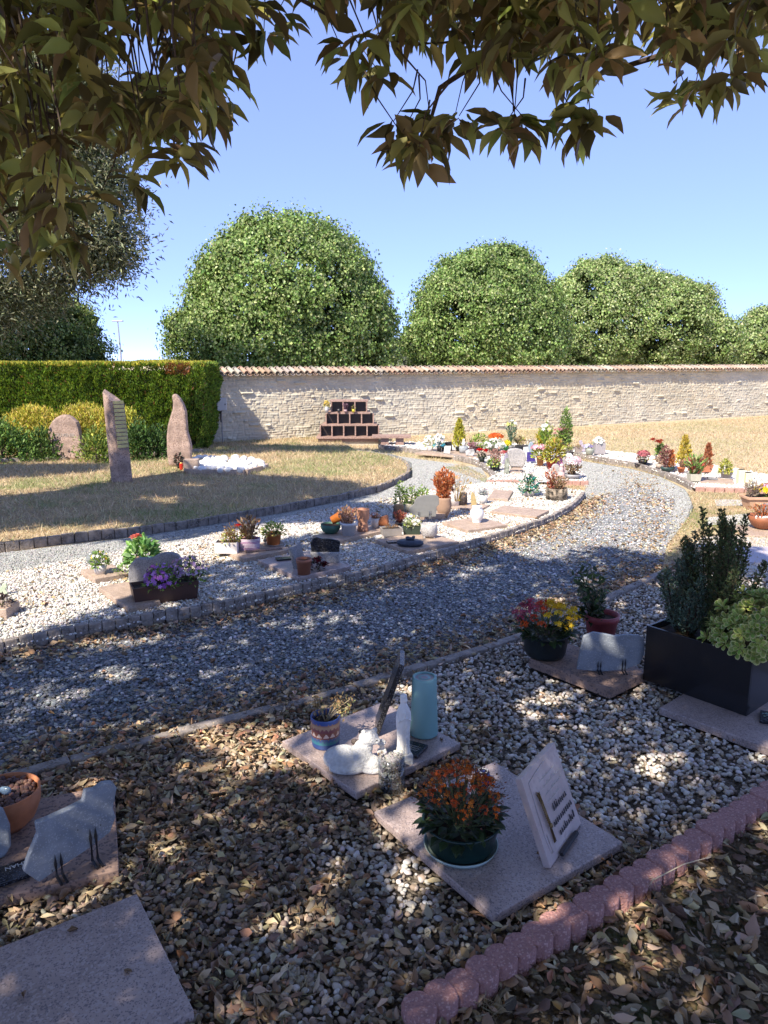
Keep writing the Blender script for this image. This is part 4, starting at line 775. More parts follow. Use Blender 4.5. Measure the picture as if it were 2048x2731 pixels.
# book-like black plaque on edge
def quadstone(label, A, Bb, C, D, t, m, z0, name='memorial_plaque', cat='plaque', extra=None):
    """upright rectangular plaque: base near A, base far B, top corners found on the planes square to its base"""
    a, b = G(*A, z0), G(*Bb, z0); ux = (b-a).normalized(); C0 = Vector((0,0,CH)); k = (a-C0).dot(ux)/ray(*C).dot(ux); c = C0+ray(*C)*k; v = (c-a); H = v.length; v.normalize()
    ny = v.cross(ux); M = Matrix.Identity(4)
    for i in range(3): M[i][0] = ux[i]; M[i][1] = ny[i]; M[i][2] = v[i]; M[i][3] = a[i]
    r = bpy.data.objects.new(name, None); COL.objects.link(r); r.matrix_basis = M; tag(r, label, cat); W = (b-a).length
    MB().add(*prism([(0,0),(W,0),(W,H),(0,H)], t)).build('stone', m, r, bevel=.002)
    if extra: extra(r, W, H)
    return r
quadstone('thin black granite plaque seen edge-on, leaning, its upper edge catching blue sky', (1010,1963), (1014,1916), (1079,1776), None, .022, GRN('dark'), .05)
for o in [bpy.context.scene.objects[-1]]: pass
# black inscribed base plate
sq = [(1050,2000),(1110,2012),(1145,1990),(1085,1968)]; o = slab('small black inscribed plate lying on the slab beside the white statuette', sq, .062, .014, 'dark', name='name_plate', cat='plaque', group=None, reg=False)
B = MB(); rng = random.Random(4)
for row in range(3):
    for k in range(9):
        B.add(*tube([(-.035+k*.008, -.018+row*.014, .063), (-.032+k*.008, -.013+row*.014+rng.uniform(-.003,.003), .063), (-.029+k*.008, -.018+row*.014+rng.uniform(-.002,.004), .063)], .0007, 4))
B.build('lettering', mat('white_paint'), o)
B = MB()
for c_, r_, s_ in (((-.01,0,.012),(.016,.012,.011),1),((.012,.01,.010),(.013,.012,.010),2),((.03,-.004,.012),(.018,.013,.012),3)): B.add(*blob(c_, r_, s_, .15, ICO2))
g = G(952, 1985, .045); tag(B.build('keepsake_stone', mat('worn_wood', (.13,.10,.09), .8, .2, 40, bump=.5), loc=g, smooth=True), 'small brown worn wooden keepsake lying behind the white cat figure', 'ornament')
g = G(962, 1957, .045); tag(MB().add(*blob((0,0,.009), .009, 1, .1, ICO2)).build('pebble', mat('dark_pebble', (.04,.04,.05), .5), loc=g, smooth=True), 'single black pebble on the slab beside the leaning black plaque', 'pebble')
# teal vase
c, r, rb, h, u = dims(1130, 1972, 1820, 76, .05, 1.0)
t = thing('teal_vase', 'tall pale teal tapered vase standing upside down on the slab', 'vase', c); rB = r*1.0; rT = r*.86
MB().add(*lathe([(0,0),(rB*.97,0),(rB,.004),(rB,.016),(rT,h-.006),(rT*.98,h),(rT*.80,h),(rT*.78,h-.006),(rT*.55,h-.008),(rT*.5,h-.004),(0,h-.004)], 48)).build('body', mat('teal_ceramic', (.22,.42,.42), .45, .04, 8), t, smooth=True)
MB().add(*lathe([(rB*1.005,.0),(rB*1.02,.004),(rB*1.005,.012)], 48)).build('foot_ring', mat('teal_ceramic'), t, smooth=True)
MB().add(*lathe([(rT*.76,h-.0055),(0,h-.0030)], 32)).build('base', mat('raw_ceramic', (.42,.38,.40), .8, .1, 60), t)
# white statuette of a robed praying woman
def statuette():
    c, r, rb, h, u = dims(1075, 2045, 1858, 45, .045, 1.0); t = thing('statuette', 'white plaster statuette of a veiled praying woman on a small plinth', 'statuette', c, .3)
    H = h*1.0; B = MB(); B.add(*boxm((0,0,0), (r*1.95, r*1.75, H*.145)))
    B.build('plinth', mat('white_plaster', (.80,.79,.76), .6, .04, 40, bump=.1), t, bevel=.003)
    k = H*.85; z0 = H*.145
    prof = [(r*.02,0),(r*.80,.001),(r*.86,.02),(r*.80,.05),(r*.70,.12),(r*.70,.25),(r*.78,.40),(r*.84,.52),(r*.84,.62),(r*.74,.72),(r*.52,.79),(r*.36,.83),(r*.36,.87),(r*.41,.915),(r*.37,.96),(r*.2,.99),(0.0005,1.0)]
    P = [(a, z0+b*k) for a, b in prof]; fine = []
    for (a, za), (b, zb_) in zip(P[:-1], P[1:]):
        for q in (0, .25, .5, .75): fine.append((a+(b-a)*q, za+(zb_-za)*q))
    fine.append(P[-1]); ph = 0
    wav = lambda a, z: (.045*np.sin(a*9+.6*math.sin(z*60))+.03*np.sin(a*17))*max(0, 1-(z-z0)/(k*.75)) + .05*np.cos(a*2)
    B = MB(); B.add(*lathe(fine, 64, sy=.82, wav=wav)); B.add(*blob((r*.1,-r*.30,z0+k*.90), (r*.30,r*.22,r*.34), 2, .03)); B.add(*blob((0.0,-r*.66,z0+k*.66), (r*.16,r*.20,r*.38), 4, .03))
    for s in (-1, 1): B.add(*tube([(s*r*.66,-r*.1,z0+k*.70),(s*r*.62,-r*.45,z0+k*.56),(s*r*.08,-r*.72,z0+k*.62)], [r*.22,r*.24,r*.13], 10))
    for i in range(7): B.add(*tube([(r*.78,-r*.15+.002*i,z0+k*(.68-.07*i)),(r*.62,-r*.52,z0+k*(.60-.075*i)),(r*.1,-r*.68,z0+k*(.52-.06*i))], .0016, 6))
    o = B.build('figure', mat('white_plaster'), t, smooth=True); rm = o.modifiers.new('merge', 'REMESH'); rm.mode = 'VOXEL'; rm.voxel_size = .0016; rm.use_smooth_shade = True
    MB().add(*boxm((0,-r*.90,.004), (r*1.2,.001,H*.05))).build('inscription', mat('grey_ink', (.5,.48,.47), .8), t)
statuette()
def blobs(name, parts, m, parent, vox=.003, loc=(0,0,0)):
    B = MB(); [B.add(*blob(c_, r_, i, .015)) for i, (c_, r_) in enumerate(parts)]; o = B.build(name, m, parent, smooth=True, loc=loc)
    rm = o.modifiers.new('merge', 'REMESH'); rm.mode = 'VOXEL'; rm.voxel_size = vox; rm.use_smooth_shade = True; s = o.modifiers.new('soft', 'SMOOTH'); s.iterations = 5; s.factor = .6; return o
g = G(935, 2060, .045); M_FUR = mat('white_fur_plaster', (.70,.70,.68), .9, .08, 90, bump=.8, bscale=160)
t = thing('cat_figure', 'white plaster figure of a curled lying cat with raised head', 'figurine', (g.x+.012, g.y+.03, .045), -.05); t.scale = (1.27, 1.2, 1.12)
blobs('body', [((-.03,.0,.040),(.058,.045,.042)),((.012,.0,.038),(.05,.042,.040)),((.052,-.008,.026),(.032,.034,.028)),((-.05,.005,.035),(.045,.045,.038)),((.028,.012,.072),(.03,.028,.03)),((.055,-.03,.012),(.03,.014,.012)),((-.02,-.032,.016),(.055,.02,.018)),
               ((.044,.014,.108),(.031,.027,.027)),((.066,.008,.101),(.016,.014,.012)),((.030,.004,.134),(.009,.006,.011)),((.062,.024,.132),(.009,.007,.011)),((.078,.006,.103),(.004,.004,.004))], M_FUR, t)
B = MB(); B.add(*blob((.0695,-.0035,.109), (.0028,.002,.0022), 1, 0, ICO2)); B.add(*blob((.079,.004,.104), (.0028,.0025,.002), 1, 0, ICO2)); B.build('face_detail', mat('dark_pebble'), t, smooth=True)
# angel with feather wings behind dried flowers
g = G(1015, 2040, .045); t = thing('angel_figure', 'tiny white curly angel figure squeezed between the cat figure and the statuette', 'figurine', (g.x+.005, g.y+.01, .045))
blobs('body', [((0,0,.022),(.018,.015,.024)),((0,0,.058),(.012,.011,.020)),((0,-.002,.085),(.0125,.0125,.0135)),((.012,-.006,.055),(.007,.008,.014)),((-.012,-.006,.055),(.007,.008,.014))], mat('white_plaster'), t, .0018)
B = MB(); n = 60; d = rdir(n); B_ = [B.add(*blob(tuple(d[i]*.0135*np.array([1,1,1])+np.array([0,-.001,.088])), .0038, i, .1, ICO1)) for i in range(n) if d[i,2] > -.3]; B.build('curls', mat('white_plaster'), t, smooth=True)
B = MB(); n = 26; scatter(B, LF4, np.c_[R.normal(size=n)*.012, np.full(n, -.022)+R.normal(size=n)*.005, R.uniform(.02,.06,n)], rdir(n)+np.array([0,0,.6]), R.uniform(.012,.026,n), pick([(.50,.30,.12),(.38,.22,.1)], n), wid=.5); B.build('dried_flowers', DRY(), t)
# glass jar filled with grey pebbles
c, r, rb, h, u = dims(1044, 2135, 2032, 74, .0, 1.0); t = thing('pebble_jar', 'clear round jar filled with layered grey pebbles, sunk in the leaves', 'jar', (c.x, c.y, 0)); 
B = MB(); B.add(*lathe([(0,.002),(r*.97,.002),(r,.006),(r,h),(r*.965,h),(r*.965,.008),(0,.008)], 40)); gm = thin_glass(); B.build('glass', gm, t, smooth=True)
B = MB(); hh = h*.93
for i in range(1120):
    a = random.uniform(0, 6.28); q = r*.95*(random.uniform(.82,.9) if i < 950 else random.random()*.8); z = .012+random.random()*(hh-.012) if i < 950 else hh-.01
    ly = .5+.5*math.sin(z/hh*22); B.add(*blob((math.cos(a)*q, math.sin(a)*q, z), (.0065,.0065,.004), i, .15, ICO1), pick([(.34,.32,.31) if ly > .4 else (.10,.095,.10)], 1, .2)[0])
B.build('pebble_fill', STN(), t, smooth=True)['kind'] = 'stuff'
# slab C: big flower pot
def kalanchoe(label, x, yb, yt, w, potcol, cols, saucer, z0, h_px, spread, nf, budc, leafc=GDK, fs=.011, sauc=None, zones=None, lmax=.07, skirt=1):
    c, r, rb, h, u = dims(x, yb, yt, w, z0, .86); t = thing('potted_kalanchoe', label, 'potted plant', c)
    m = mat('pot_dk_%d' % x, potcol, .3, .05, 14); MB().add(*lathe([(0,.006),(rb*.93,.006),(rb,.02),(r*.98,h*.93),(r*1.03,h*.94),(r*1.03,h),(r*.97,h),(r*.93,h*.8)], 44)).build('pot', m, t, smooth=True)
    MB().add(*lathe([(0,h*.85),(r*.95,h*.85)], 20)).build('soil', SOIL(), t)
    if sauc: MB().add(*lathe([(0,.001),(rb*1.02,.001),(rb*1.10,.02),(rb*1.14,.021),(rb*1.05,.004),(0,.004)], 44)).build('saucer', sauc, t, smooth=True)
    B = MB(); n = 150; a = R.uniform(0, 6.28, n); e = R.uniform(-.25, 1.0, n); q = R.uniform(.45,1.0,n)*r; P = np.c_[np.cos(a)*q, np.sin(a)*q, h*.95+np.maximum(e,-.1)*h_px*u*.32]
    X = np.c_[np.cos(a)*np.cos(e*.7), np.sin(a)*np.cos(e*.7), np.sin(e*.7)]; scatter(B, LF12, P, X, R.uniform(.6,1,n)*lmax, pick(leafc, n), Z=np.c_[-np.cos(a)*.3, -np.sin(a)*.3, np.ones(n)]+R.normal(size=(n,3))*.15, wid=.75)
    hd = spread*u/2; top = h_px*u; F_ = MB(); nh = nf
    for i in range(nh):
        a = i*2.399; q = math.sqrt((i+.5)/nh)*hd; z = h+top*(1-.55*(q/hd)**2)*random.uniform(.82,1.04); b = np.array([math.cos(a)*q, math.sin(a)*q, z])
        B.add(*tube([(b[0]*.35, b[1]*.35, h*.9), b*np.array([.8,.8,1])-np.array([0,0,top*.3]), b-np.array([0,0,.012])], [.003,.0022,.0015], 5), (.10,.12,.05))
        k = 32; P = b+R.normal(size=(k,3))*np.array([.018,.018,.013]); dd = nrm(P-b+np.array([0,0,.018])+np.array([b[0],b[1],0])*.3)
        fc = cols[i % len(cols)]; bc = budc
        if zones: zz_ = zones(math.cos(a)*q/hd, math.sin(a)*q/hd); fc = random.choice(zz_); bc = [tuple(np.array(fc)*.75)]
        scatter(F_, LF4, P, dd, R.uniform(.008,.013,k), pick(bc, k, .2), wid=.32)
        k2 = 13; P = b+nrm(R.normal(size=(k2,3))+np.array([0,0,1.0]))*np.array([.020,.020,.013]); scatter(F_, STAR4, P, rdir(k2), fs*.66, pick([fc], k2, .18), Z=nrm(P-b)+rdir(k2)*.25)
    B.build('foliage', mat('glossy_leaf', attr=True, rough=.35, transl=.1, spec=.5), t); F_.build('flowers', PET(), t); return t
kalanchoe('dark green oval pot of orange kalanchoe on a pale saucer, foremost granite slab', 1227, 2318, 2238, 212, (.012,.035,.03), [(.62,.14,.02),(.55,.09,.02),(.68,.21,.03)], 1, .045, 150, 218, 40, [(.16,.055,.04),(.22,.09,.05),(.12,.08,.04)], lmax=.055, sauc=mat('saucer_green', (.40,.52,.48), .35))
def pinkplaque():
    def ex(r, W, H):
        ml = mat('carved_line', (.55,.49,.48), .6); B = MB(); e = -.0012; fr = [(.10,.93),(.93,.95),(.6,.955),(.3,.93),(.09,.90)]
        B.add(*tube([(W*.62,e,H*.955),(W*.38,e,H*.93),(W*.12,e,H*.90),(W*.10,e,H*.6),(W*.09,e,H*.30),(W*.12,e,H*.10),(W*.16,e,H*.10),(W*.14,e,H*.3)], .0014, 5)); B.build('carved_border', ml, r)
        def squig(nm, m_, rows, x0, z0, dx, dz, rad, L_):
            B = MB(); rg = random.Random(3)
            for i, ln in enumerate(rows):
                x = x0+rg.uniform(0, .02)*W*3
                for k in range(ln):
                    pts = [(x+j*dx/3, e, z0-i*dz+rg.choice((0,.6,1,.3))*L_*(1 if j % 2 else 0)) for j in range(4)]; B.add(*tube(pts, rad, 4)); x += dx*1.15
            B.build(nm, m_, r)
        squig('lettering', mat('white_paint'), [7,9,8,6], W*.34, H*.80, W*.055, H*.085, .0008, H*.045)
        dk = mat('dark_relief', (.045,.04,.05), .45, bump=.3)
        B = MB(); rg = random.Random(5)
        for i, (ln, x0) in enumerate(((8,.46),(11,.36),(9,.44))):
            x = W*x0
            for k in range(ln):
                z = H*(.42-.135*i); hh_ = H*rg.choice((.05,.055,.085)); wv = W*.030
                B.add(*tube([(x,-.003,z), (x+wv*.2,-.004,z+hh_), (x+wv*rg.uniform(.4,1),-.003,z+hh_*rg.uniform(.2,.9)), (x+wv*rg.uniform(.5,1.1),-.003,z+rg.uniform(-.01,.0)*H)], [.0019,.0014,.0018,.0012], 5)); x += W*.052
        B.build('raised_letters', dk, r, bevel=.001)
        gd = mat('bronze_gilt', (.26,.17,.07), .35, .2, 60, metal=.7); B = MB(); s0 = np.array([W*.26,-.004,H*.16]); s1 = np.array([W*.20,-.006,H*.76])
        for q in (0,.006,-.006): B.add(*tube([s0+np.array([q,0,0]), (s0+s1)/2+np.array([q*.4,-.004,0]), s1+np.array([q*-1,0,-abs(q)])], .0016, 6))
        for k in range(30):
            t_ = .38+.62*k/30; p = s0+(s1-s0)*t_; sgn = -1 if k % 2 else 1; V, Fc = blob((0,0,0), (.0018,.0026,.0065), k, .1, ICO1); an = sgn*.55; V = np.c_[V[:,0]*math.cos(an)+V[:,2]*math.sin(an), V[:,1], -V[:,0]*math.sin(an)+V[:,2]*math.cos(an)]+p+np.array([sgn*.005,-.003,0]); B.add(V, Fc)
        B.add(*blob(s0+(s1-s0)*.33+np.array([0,-.005,0]), (.008,.006,.009), 2, .2, ICO2)); B.build('wheat_ornament', gd, r, smooth=True)
        st = MB(); st.add(*boxm((W*.5,.06,-.002), (.014,.15,.008))); st.add(*boxm((W*.5,-.012,.0), (W*.5,.012,.012))); st.build('stand', mat('foot_metal'), r)
    quadstone('square pink marble plaque with wheat ornament, leaning on its black stand', (1468,2316), (1550,2196), (1390,2078), None, .024, mat('marble_pink', (.56,.46,.43), .35, .12, 11, speck=((.48,.38,.36), 90, .3)), .05, extra=ex)
pinkplaque()
g = G(1285, 2090, .045); t = thing('round_badge', 'small blue round badge with white ring behind the orange flowers', 'ornament', (g.x+.004, g.y-.0, .046)); MB().add(*lathe([(0,0),(.026,0),(.027,.028),(.022,.05),(.0,.052)], 32)).build('body', mat('blue_gloss', (.02,.035,.16), .2), t, smooth=True)
MB().add(*lathe([(.017,.0515),(.019,.0535),(.014,.0535),(.0135,.0525)], 32)).build('ring', mat('white_paint'), t, smooth=True)
# ---------------------------------------------------------------- right-hand group
kalanchoe('dark pot of pink, red and yellow kalanchoe left of the wavy grey plaque', 1452, 1768, 1704, 128, (.015,.022,.024), [(.45,.06,.10),(.62,.42,.02),(.50,.04,.02),(.62,.45,.03),(.40,.05,.09),(.65,.42,.02),(.55,.08,.02),(.6,.6,.5)], 0, .07, 88, 180, 34, [(.25,.07,.08),(.35,.26,.04),(.12,.10,.03)], fs=.017, zones=lambda x, y: [(.50,.10,.17),(.42,.07,.12)] if x < -.25 and y > -.3 else [(.60,.10,.02),(.5,.05,.02)] if x < -.1 else [(.6,.6,.5)] if (abs(x+.0) < .16 and y > .1) else [(.45,.04,.02)] if (x < .35 and y > .55) else [(.72,.50,.03),(.66,.42,.02)])
RG = []
t = potted('wide raspberry-red pot with a leafy bent-stemmed plant, behind the kalanchoe', 1600, 1722, 1648, 92, (.33,.06,.07), 'rim', z0=.02, ratio=.72, plants=[('bush', 60, 40, -30, GDK, 60, .05)])
c = t.location; u = U(Vector((c.x, c.y, .1))); B = MB(); TB = MB()
for i in range(16):
    a = random.uniform(-.8, .8)+(-.4); H_ = random.uniform(90, 190)*u; e = np.array([math.sin(a)*H_*.5-.04, random.uniform(-.05,.05), .07+H_*.85]); TB.add(*tube([(-.03+random.uniform(-.01,.01),0,.06), (e*.5+np.array([-.02,0,.05])), e], [.005,.004,.002], 6), (.30,.25,.19))
    n = 14; P = e*R.uniform(.5,1.05,(n,1)); P[:,2] += .02; scatter(B, LF12, P+R.normal(size=(n,3))*.015, rdir(n)+np.array([0,0,.5]), R.uniform(.03,.055,n), pick([(.06,.10,.04),(.10,.16,.06),(.045,.07,.035),(.09,.12,.08)], n), wid=.42)
TB.build('stems', FOL(), t); B.build('leaves', FOL(), t)
facing('memorial_plaque', 'wavy-topped slate plaque on two metal feet between the kalanchoe and the black planter', 'plaque', [(1539,1786),(1549,1729),(1557,1697),(1583,1687),(1612,1691),(1640,1697),(1669,1693),(1706,1695),(1719,1705),(1718,1745),(1708,1770),(1670,1785),(1605,1792)], 1792, t=.02, m='slate', z0=.07, feet=1)
def blackbox():
    z = .045; a = G(1714, 1812, z); b = G(1990, 1911, z); d = (b-a).normalized(); n = Vector((-d.y, d.x, 0)); n = n if n.y > 0 else -n; L_ = (b-a).length; W_ = .27; h = HT(a, 1668)-z
    M = Matrix.Identity(4)
    for i in range(3): M[i][0] = d[i]; M[i][1] = n[i]; M[i][3] = a[i]
    M[2][2] = 1; t = bpy.data.objects.new('black_planter', None); COL.objects.link(t); t.matrix_basis = M; tag(t, 'long glossy black planter box holding dark conifers and a variegated shrub', 'planter')
    m = mat('black_gloss', (.012,.012,.014), .25); B = MB(); th = .012
    for c_, s_ in (((L_/2,th/2,0),(L_,th,h)),((L_/2,W_-th/2,0),(L_,th,h)),((th/2,W_/2,0),(th,W_-2*th-.002,h-.001)),((L_-th/2,W_/2,0),(th,W_-2*th-.002,h-.001)),((L_/2,W_/2,.004),(L_-2*th-.002,W_-2*th-.002,th))): B.add(*boxm(c_, s_))
    B.build('box', m, t, bevel=.0015); MB().add(*boxm((L_/2,W_/2,h-.045), (L_-2*th-.004,W_-2*th-.004,.01))).build('soil', SOIL(), t)
    # two-tone conifers: several upright leaders with flat side sprays
    def conif(nm, cx, cy, H_, Wd, leaders, cols, dens):
        B = MB()
        for k in range(leaders):
            a = random.uniform(0, 6.28); q = random.random()**.6*Wd*.55; hx, hy = cx+math.cos(a)*q, cy+math.sin(a)*q*.6; HH = H_*(1-.45*(q/(Wd*.55)))*random.uniform(.82,1.05)
            tip = np.array([cx+(hx-cx)*1.45, cy+(hy-cy)*1.45, h-.05+HH]); b0 = np.array([cx+(hx-cx)*.3, cy+(hy-cy)*.3, h-.05]); mid = np.array([hx,hy,h+HH*.35]); B.add(*tube([b0, mid, tip], [.006,.004,.0015], 5), (.06,.035,.025))
            m_ = int(dens*HH*150)
            for j in range(m_):
                s = (j+.5)/m_; p = (1-s)**2*b0+2*s*(1-s)*mid+s*s*tip; rr = .09*(1-s)**.9+.012; aa = j*2.4+k; dr = np.array([math.cos(aa), math.sin(aa), 1.15]); dr /= np.linalg.norm(dr); nn = 13; tt = R.random(nn)
                P = p+dr*rr*tt[:,None]; side = R.normal(size=(nn,3))*.5+dr; scatter(B, LF4, P, side, R.uniform(.009,.020,nn), pick(cols, nn, .22), wid=.42)
        B.build(nm, FOL(), t)
    conif('conifer', L_*.24, W_*.5, .53, .21, 17, [(.13,.20,.15),(.18,.27,.21),(.08,.13,.095),(.15,.14,.09)], 1.25)
    conif('conifer', L_*.52, W_*.6, .80, .27, 20, [(.10,.15,.065),(.15,.20,.08),(.07,.10,.045),(.16,.13,.07)], 1.2)
    # variegated shrub: rosettes of cream-edged leaves
    B = MB(); c0 = np.array([L_*.93, W_*.45, h+.07])
    for i in range(190):
        d_ = rdir(1)[0]; d_[2] = abs(d_[2])*.95-.22; p = c0+d_*np.array([.21,.18,.27])*random.uniform(.8,1.02)+np.array([.03 if d_[2] > .4 else 0,0,.0]); nn = 9; a = np.arange(nn)*2.4; 
        ax = nrm(np.array([d_+np.array([0,-.15,.6])]))[0]; e1 = np.cross(ax, [1,0,.3]); e1 /= np.linalg.norm(e1); e2 = np.cross(ax, e1); sp = .35+.9*(np.arange(nn)/nn)
        X = np.cos(a)[:,None]*e1*sp[:,None]+np.sin(a)[:,None]*e2*sp[:,None]+ax*(1.15-sp)[:,None]; L1 = R.uniform(.032,.045,nn); gc = pick([(.27,.39,.075),(.34,.44,.10),(.20,.31,.06)], nn)
        scatter(B, LFR, np.repeat(p[None], nn, 0)+nrm(X)*.004, X, L1, pick([(.58,.60,.22),(.62,.62,.28)], nn, .1), Z=np.repeat(ax[None], nn, 0), wid=.62); scatter(B, LFR, np.repeat((p+ax*.0022)[None], nn, 0)+nrm(X)*.007, X, L1*.80, gc, Z=np.repeat(ax[None], nn, 0), wid=.52)
    for i in range(14): e_ = c0+rdir(1)[0]*np.array([.15,.12,.1]); B.add(*tube([(L_*.88, W_*.5, h-.05), (c0+e_)/2, e_], [.008,.005,.002], 6), (.12,.09,.05))
    B.build('variegated_shrub', mat('waxy_leaf', attr=True, rough=.4, transl=.22, spec=.4), t)
blackbox()
for q in [(2050, 1925)]:
    g = G(*q, .046); t = thing('memorial_plaque', 'small dark polished plaque with pale motif at the right edge beside the black planter', 'plaque', (g.x+.05, g.y, .046), -.5); MB().add(*boxm((0,0,0), (.16,.11,.014))).build('plate', GRN('dark'), t, bevel=.003)
    B = MB(); n = 20; scatter(B, LF4, np.c_[R.uniform(-.07,-.01,n), R.uniform(-.03,.03,n), np.full(n,.0155)], np.c_[R.normal(size=(n,2)), np.zeros(n)], .014, pick([(.25,.38,.36)], n), Z=np.tile([0,0,1.], (n,1))); B.build('motif', PET(), t)
g = at(1962, 1560, 4.35); t = thing('white_lantern', 'white lantern roof showing between the conifers and the variegated shrub', 'lantern', (g.x, g.y, .0)); zt = g.z
MB().add(*boxm((0,0,.0), (.09,.09,zt-.05))).build('body', PL('white_plastic', (.7,.72,.75)), t, bevel=.003); MB().add(*slabm([(-.07,-.06),(.07,-.06),(.07,.06),(-.07,.06)], zt-.05, zt-.02)).build('roof', PL('white_plastic', (.7,.72,.75)), t, bevel=.004)

# a few fallen leaves on the slabs, and the pale straw over the edging
for (x, y), lb in (((1090,2260),'single tan leaf lying on the front granite slab near the green pot'),((1430,2280),'curled brown leaf on the front granite slab right of the pink plaque'),((1180,1975),'dry leaf at the right corner of the slab with the teal vase'),((210,2480),'brown leaf on the bare bottom-left granite slab'),((330,2590),'small curled leaf near the right edge of the bare bottom-left slab'),((60,2650),'pale leaf on the bare bottom-left slab near the view corner')):
    g = G(x, y, .048); B = MB(); scatter(B, LFC, np.array([[0,0,.004]]), rdir(1)*np.array([1,1,.1]), .035, pick([(.40,.29,.18),(.30,.2,.12)], 1), Z=np.array([[.1,.1,1.]]), wid=.45); tag(B.build('fallen_leaf', DRY(), loc=(g.x, g.y, .049), smooth=True), lb, 'leaf')
a, b = G(1745,2345,.07), G(1895,2285,.06); B = MB(); B.add(*tube([tuple(a), tuple((a+b)/2+Vector((0,0,.012))), tuple(b)], [.0022,.0016,.0012], 5), (.62,.54,.38))
n = 14; scatter(B, NEED, np.array(a)[None]+R.normal(size=(n,3))*.004, np.c_[R.normal(size=n)*.4-.6, R.normal(size=n)*.4-.7, R.normal(size=n)*.2-.3], R.uniform(.03,.055,n), pick([(.62,.54,.38)], n), wid=.05)
tag(B.build('straw_stalk', FOL()), 'long pale straw stalk with frayed head lying across the pink edging', 'straw')
# ---------------------------------------------------------------- long middle bed
ZB = .075
def MS(label, px, m='pinkmid', z=ZB): return slab(label, px, z, .055, m)
MS('small salmon granite slab under the white sunflower pot', [(214,1519),(256,1546),(338,1527),(300,1505)])
MS('stepped granite block beside the brown trough of purple flowers', [(264,1566),(345,1622),(425,1600),(340,1550)])
MS('salmon granite slab with three potted plants in a row', [(588,1466),(652,1491),(777,1463),(716,1443)])
MS('shaded granite slab with the brown empty pot and open-book plaque', [(690,1494),(800,1541),(932,1508),(822,1468)], 'pink')
MS('granite slab with the green bowl and stacked terracotta pots', [(848,1430),(905,1446),(1035,1408),(965,1394)])
MS('granite slab under the dark urn and the round carved stone', [(1008,1440),(1100,1474),(1212,1440),(1125,1416)])
MS('tan granite slab under the white round vase', [(1178,1392),(1250,1414),(1352,1400),(1282,1378)], z=.07)
MS('bare tan granite slab in the far part of the middle bed', [(1311,1365),(1430,1376),(1466,1362),(1340,1346)], z=.07)
MS('pink granite slab behind the white feathered cup', [(1300,1328),(1345,1330),(1378,1309),(1318,1306)], z=.07)
MS('low granite slab under the white cylinder and yellow plaque', [(1195,1352),(1275,1360),(1310,1346),(1225,1338)], z=.06)
SUNF = [([(.62,.42,.02)], 7, .016, .45, .95), ([(.7,.7,.66)], 3, .015, .8, 1.0)]
potted('white pot with small sunflowers at the left of the middle bed', 268, 1533, 1508, 38, (.66,.64,.62), 'cyl', z0=ZB, plants=[('bush', 46, 34, 0, GR1, 90, .035, SUNF)])
g = G(252, 1512, ZB); tag(MB().add(*lathe([(0,0),(.045,0),(.052,.01),(.045,.02),(0,.02)], 24)).build('glass_disc', mat('smoky_glass', (.42,.46,.46), .15, 0, trans=.6), loc=(g.x-.02, g.y+.04, ZB+.055), rot=(math.pi/2, 0, .3), smooth=True), 'round smoky glass disc standing behind the white sunflower pot', 'ornament')
t = potted('teal pot with big artificial bouquet topped by a coral rose, behind the grey stone', 385, 1531, 1495, 62, (.05,.22,.19), 'bowl', z0=ZB, plants=[('bush', 92, 52, 0, [(.20,.36,.10),(.28,.45,.15),(.12,.26,.07),(.30,.5,.2)], 170, .055, [([(.72,.66,.62),(.7,.45,.45)], 5, .02, .1, .5, 'rose')], .6)])
u = U(t.location); plant(t, (.0, .0, 68*u), 20*u, 26*u, 'bush', [(.28,.45,.15),(.2,.36,.1)], 30, .04, [([(.62,.13,.10),(.7,.2,.15)], 2, .034, .9, 1.15, 'rose')], name='top_spray')
plant(t, (-52*u, -.02, 2*u), 24*u, 16*u, 'bush', [(.35,.48,.15),(.25,.38,.1)], 50, .03, name='fern_frond', wid=.3)
facing('memorial_stone', 'wavy grey granite stone in front of the teal pot, behind the purple flowers', 'gravestone', [(345,1565),(341,1538),(342,1518),(349,1502),(359,1492),(373,1489),(390,1490),(405,1488),(420,1480),(437,1475),(458,1475),(474,1481),(483,1496),(483,1520),(480,1545),(474,1562)], 1566, t=.045, m='grey', z0=ZB, bevel=.01)
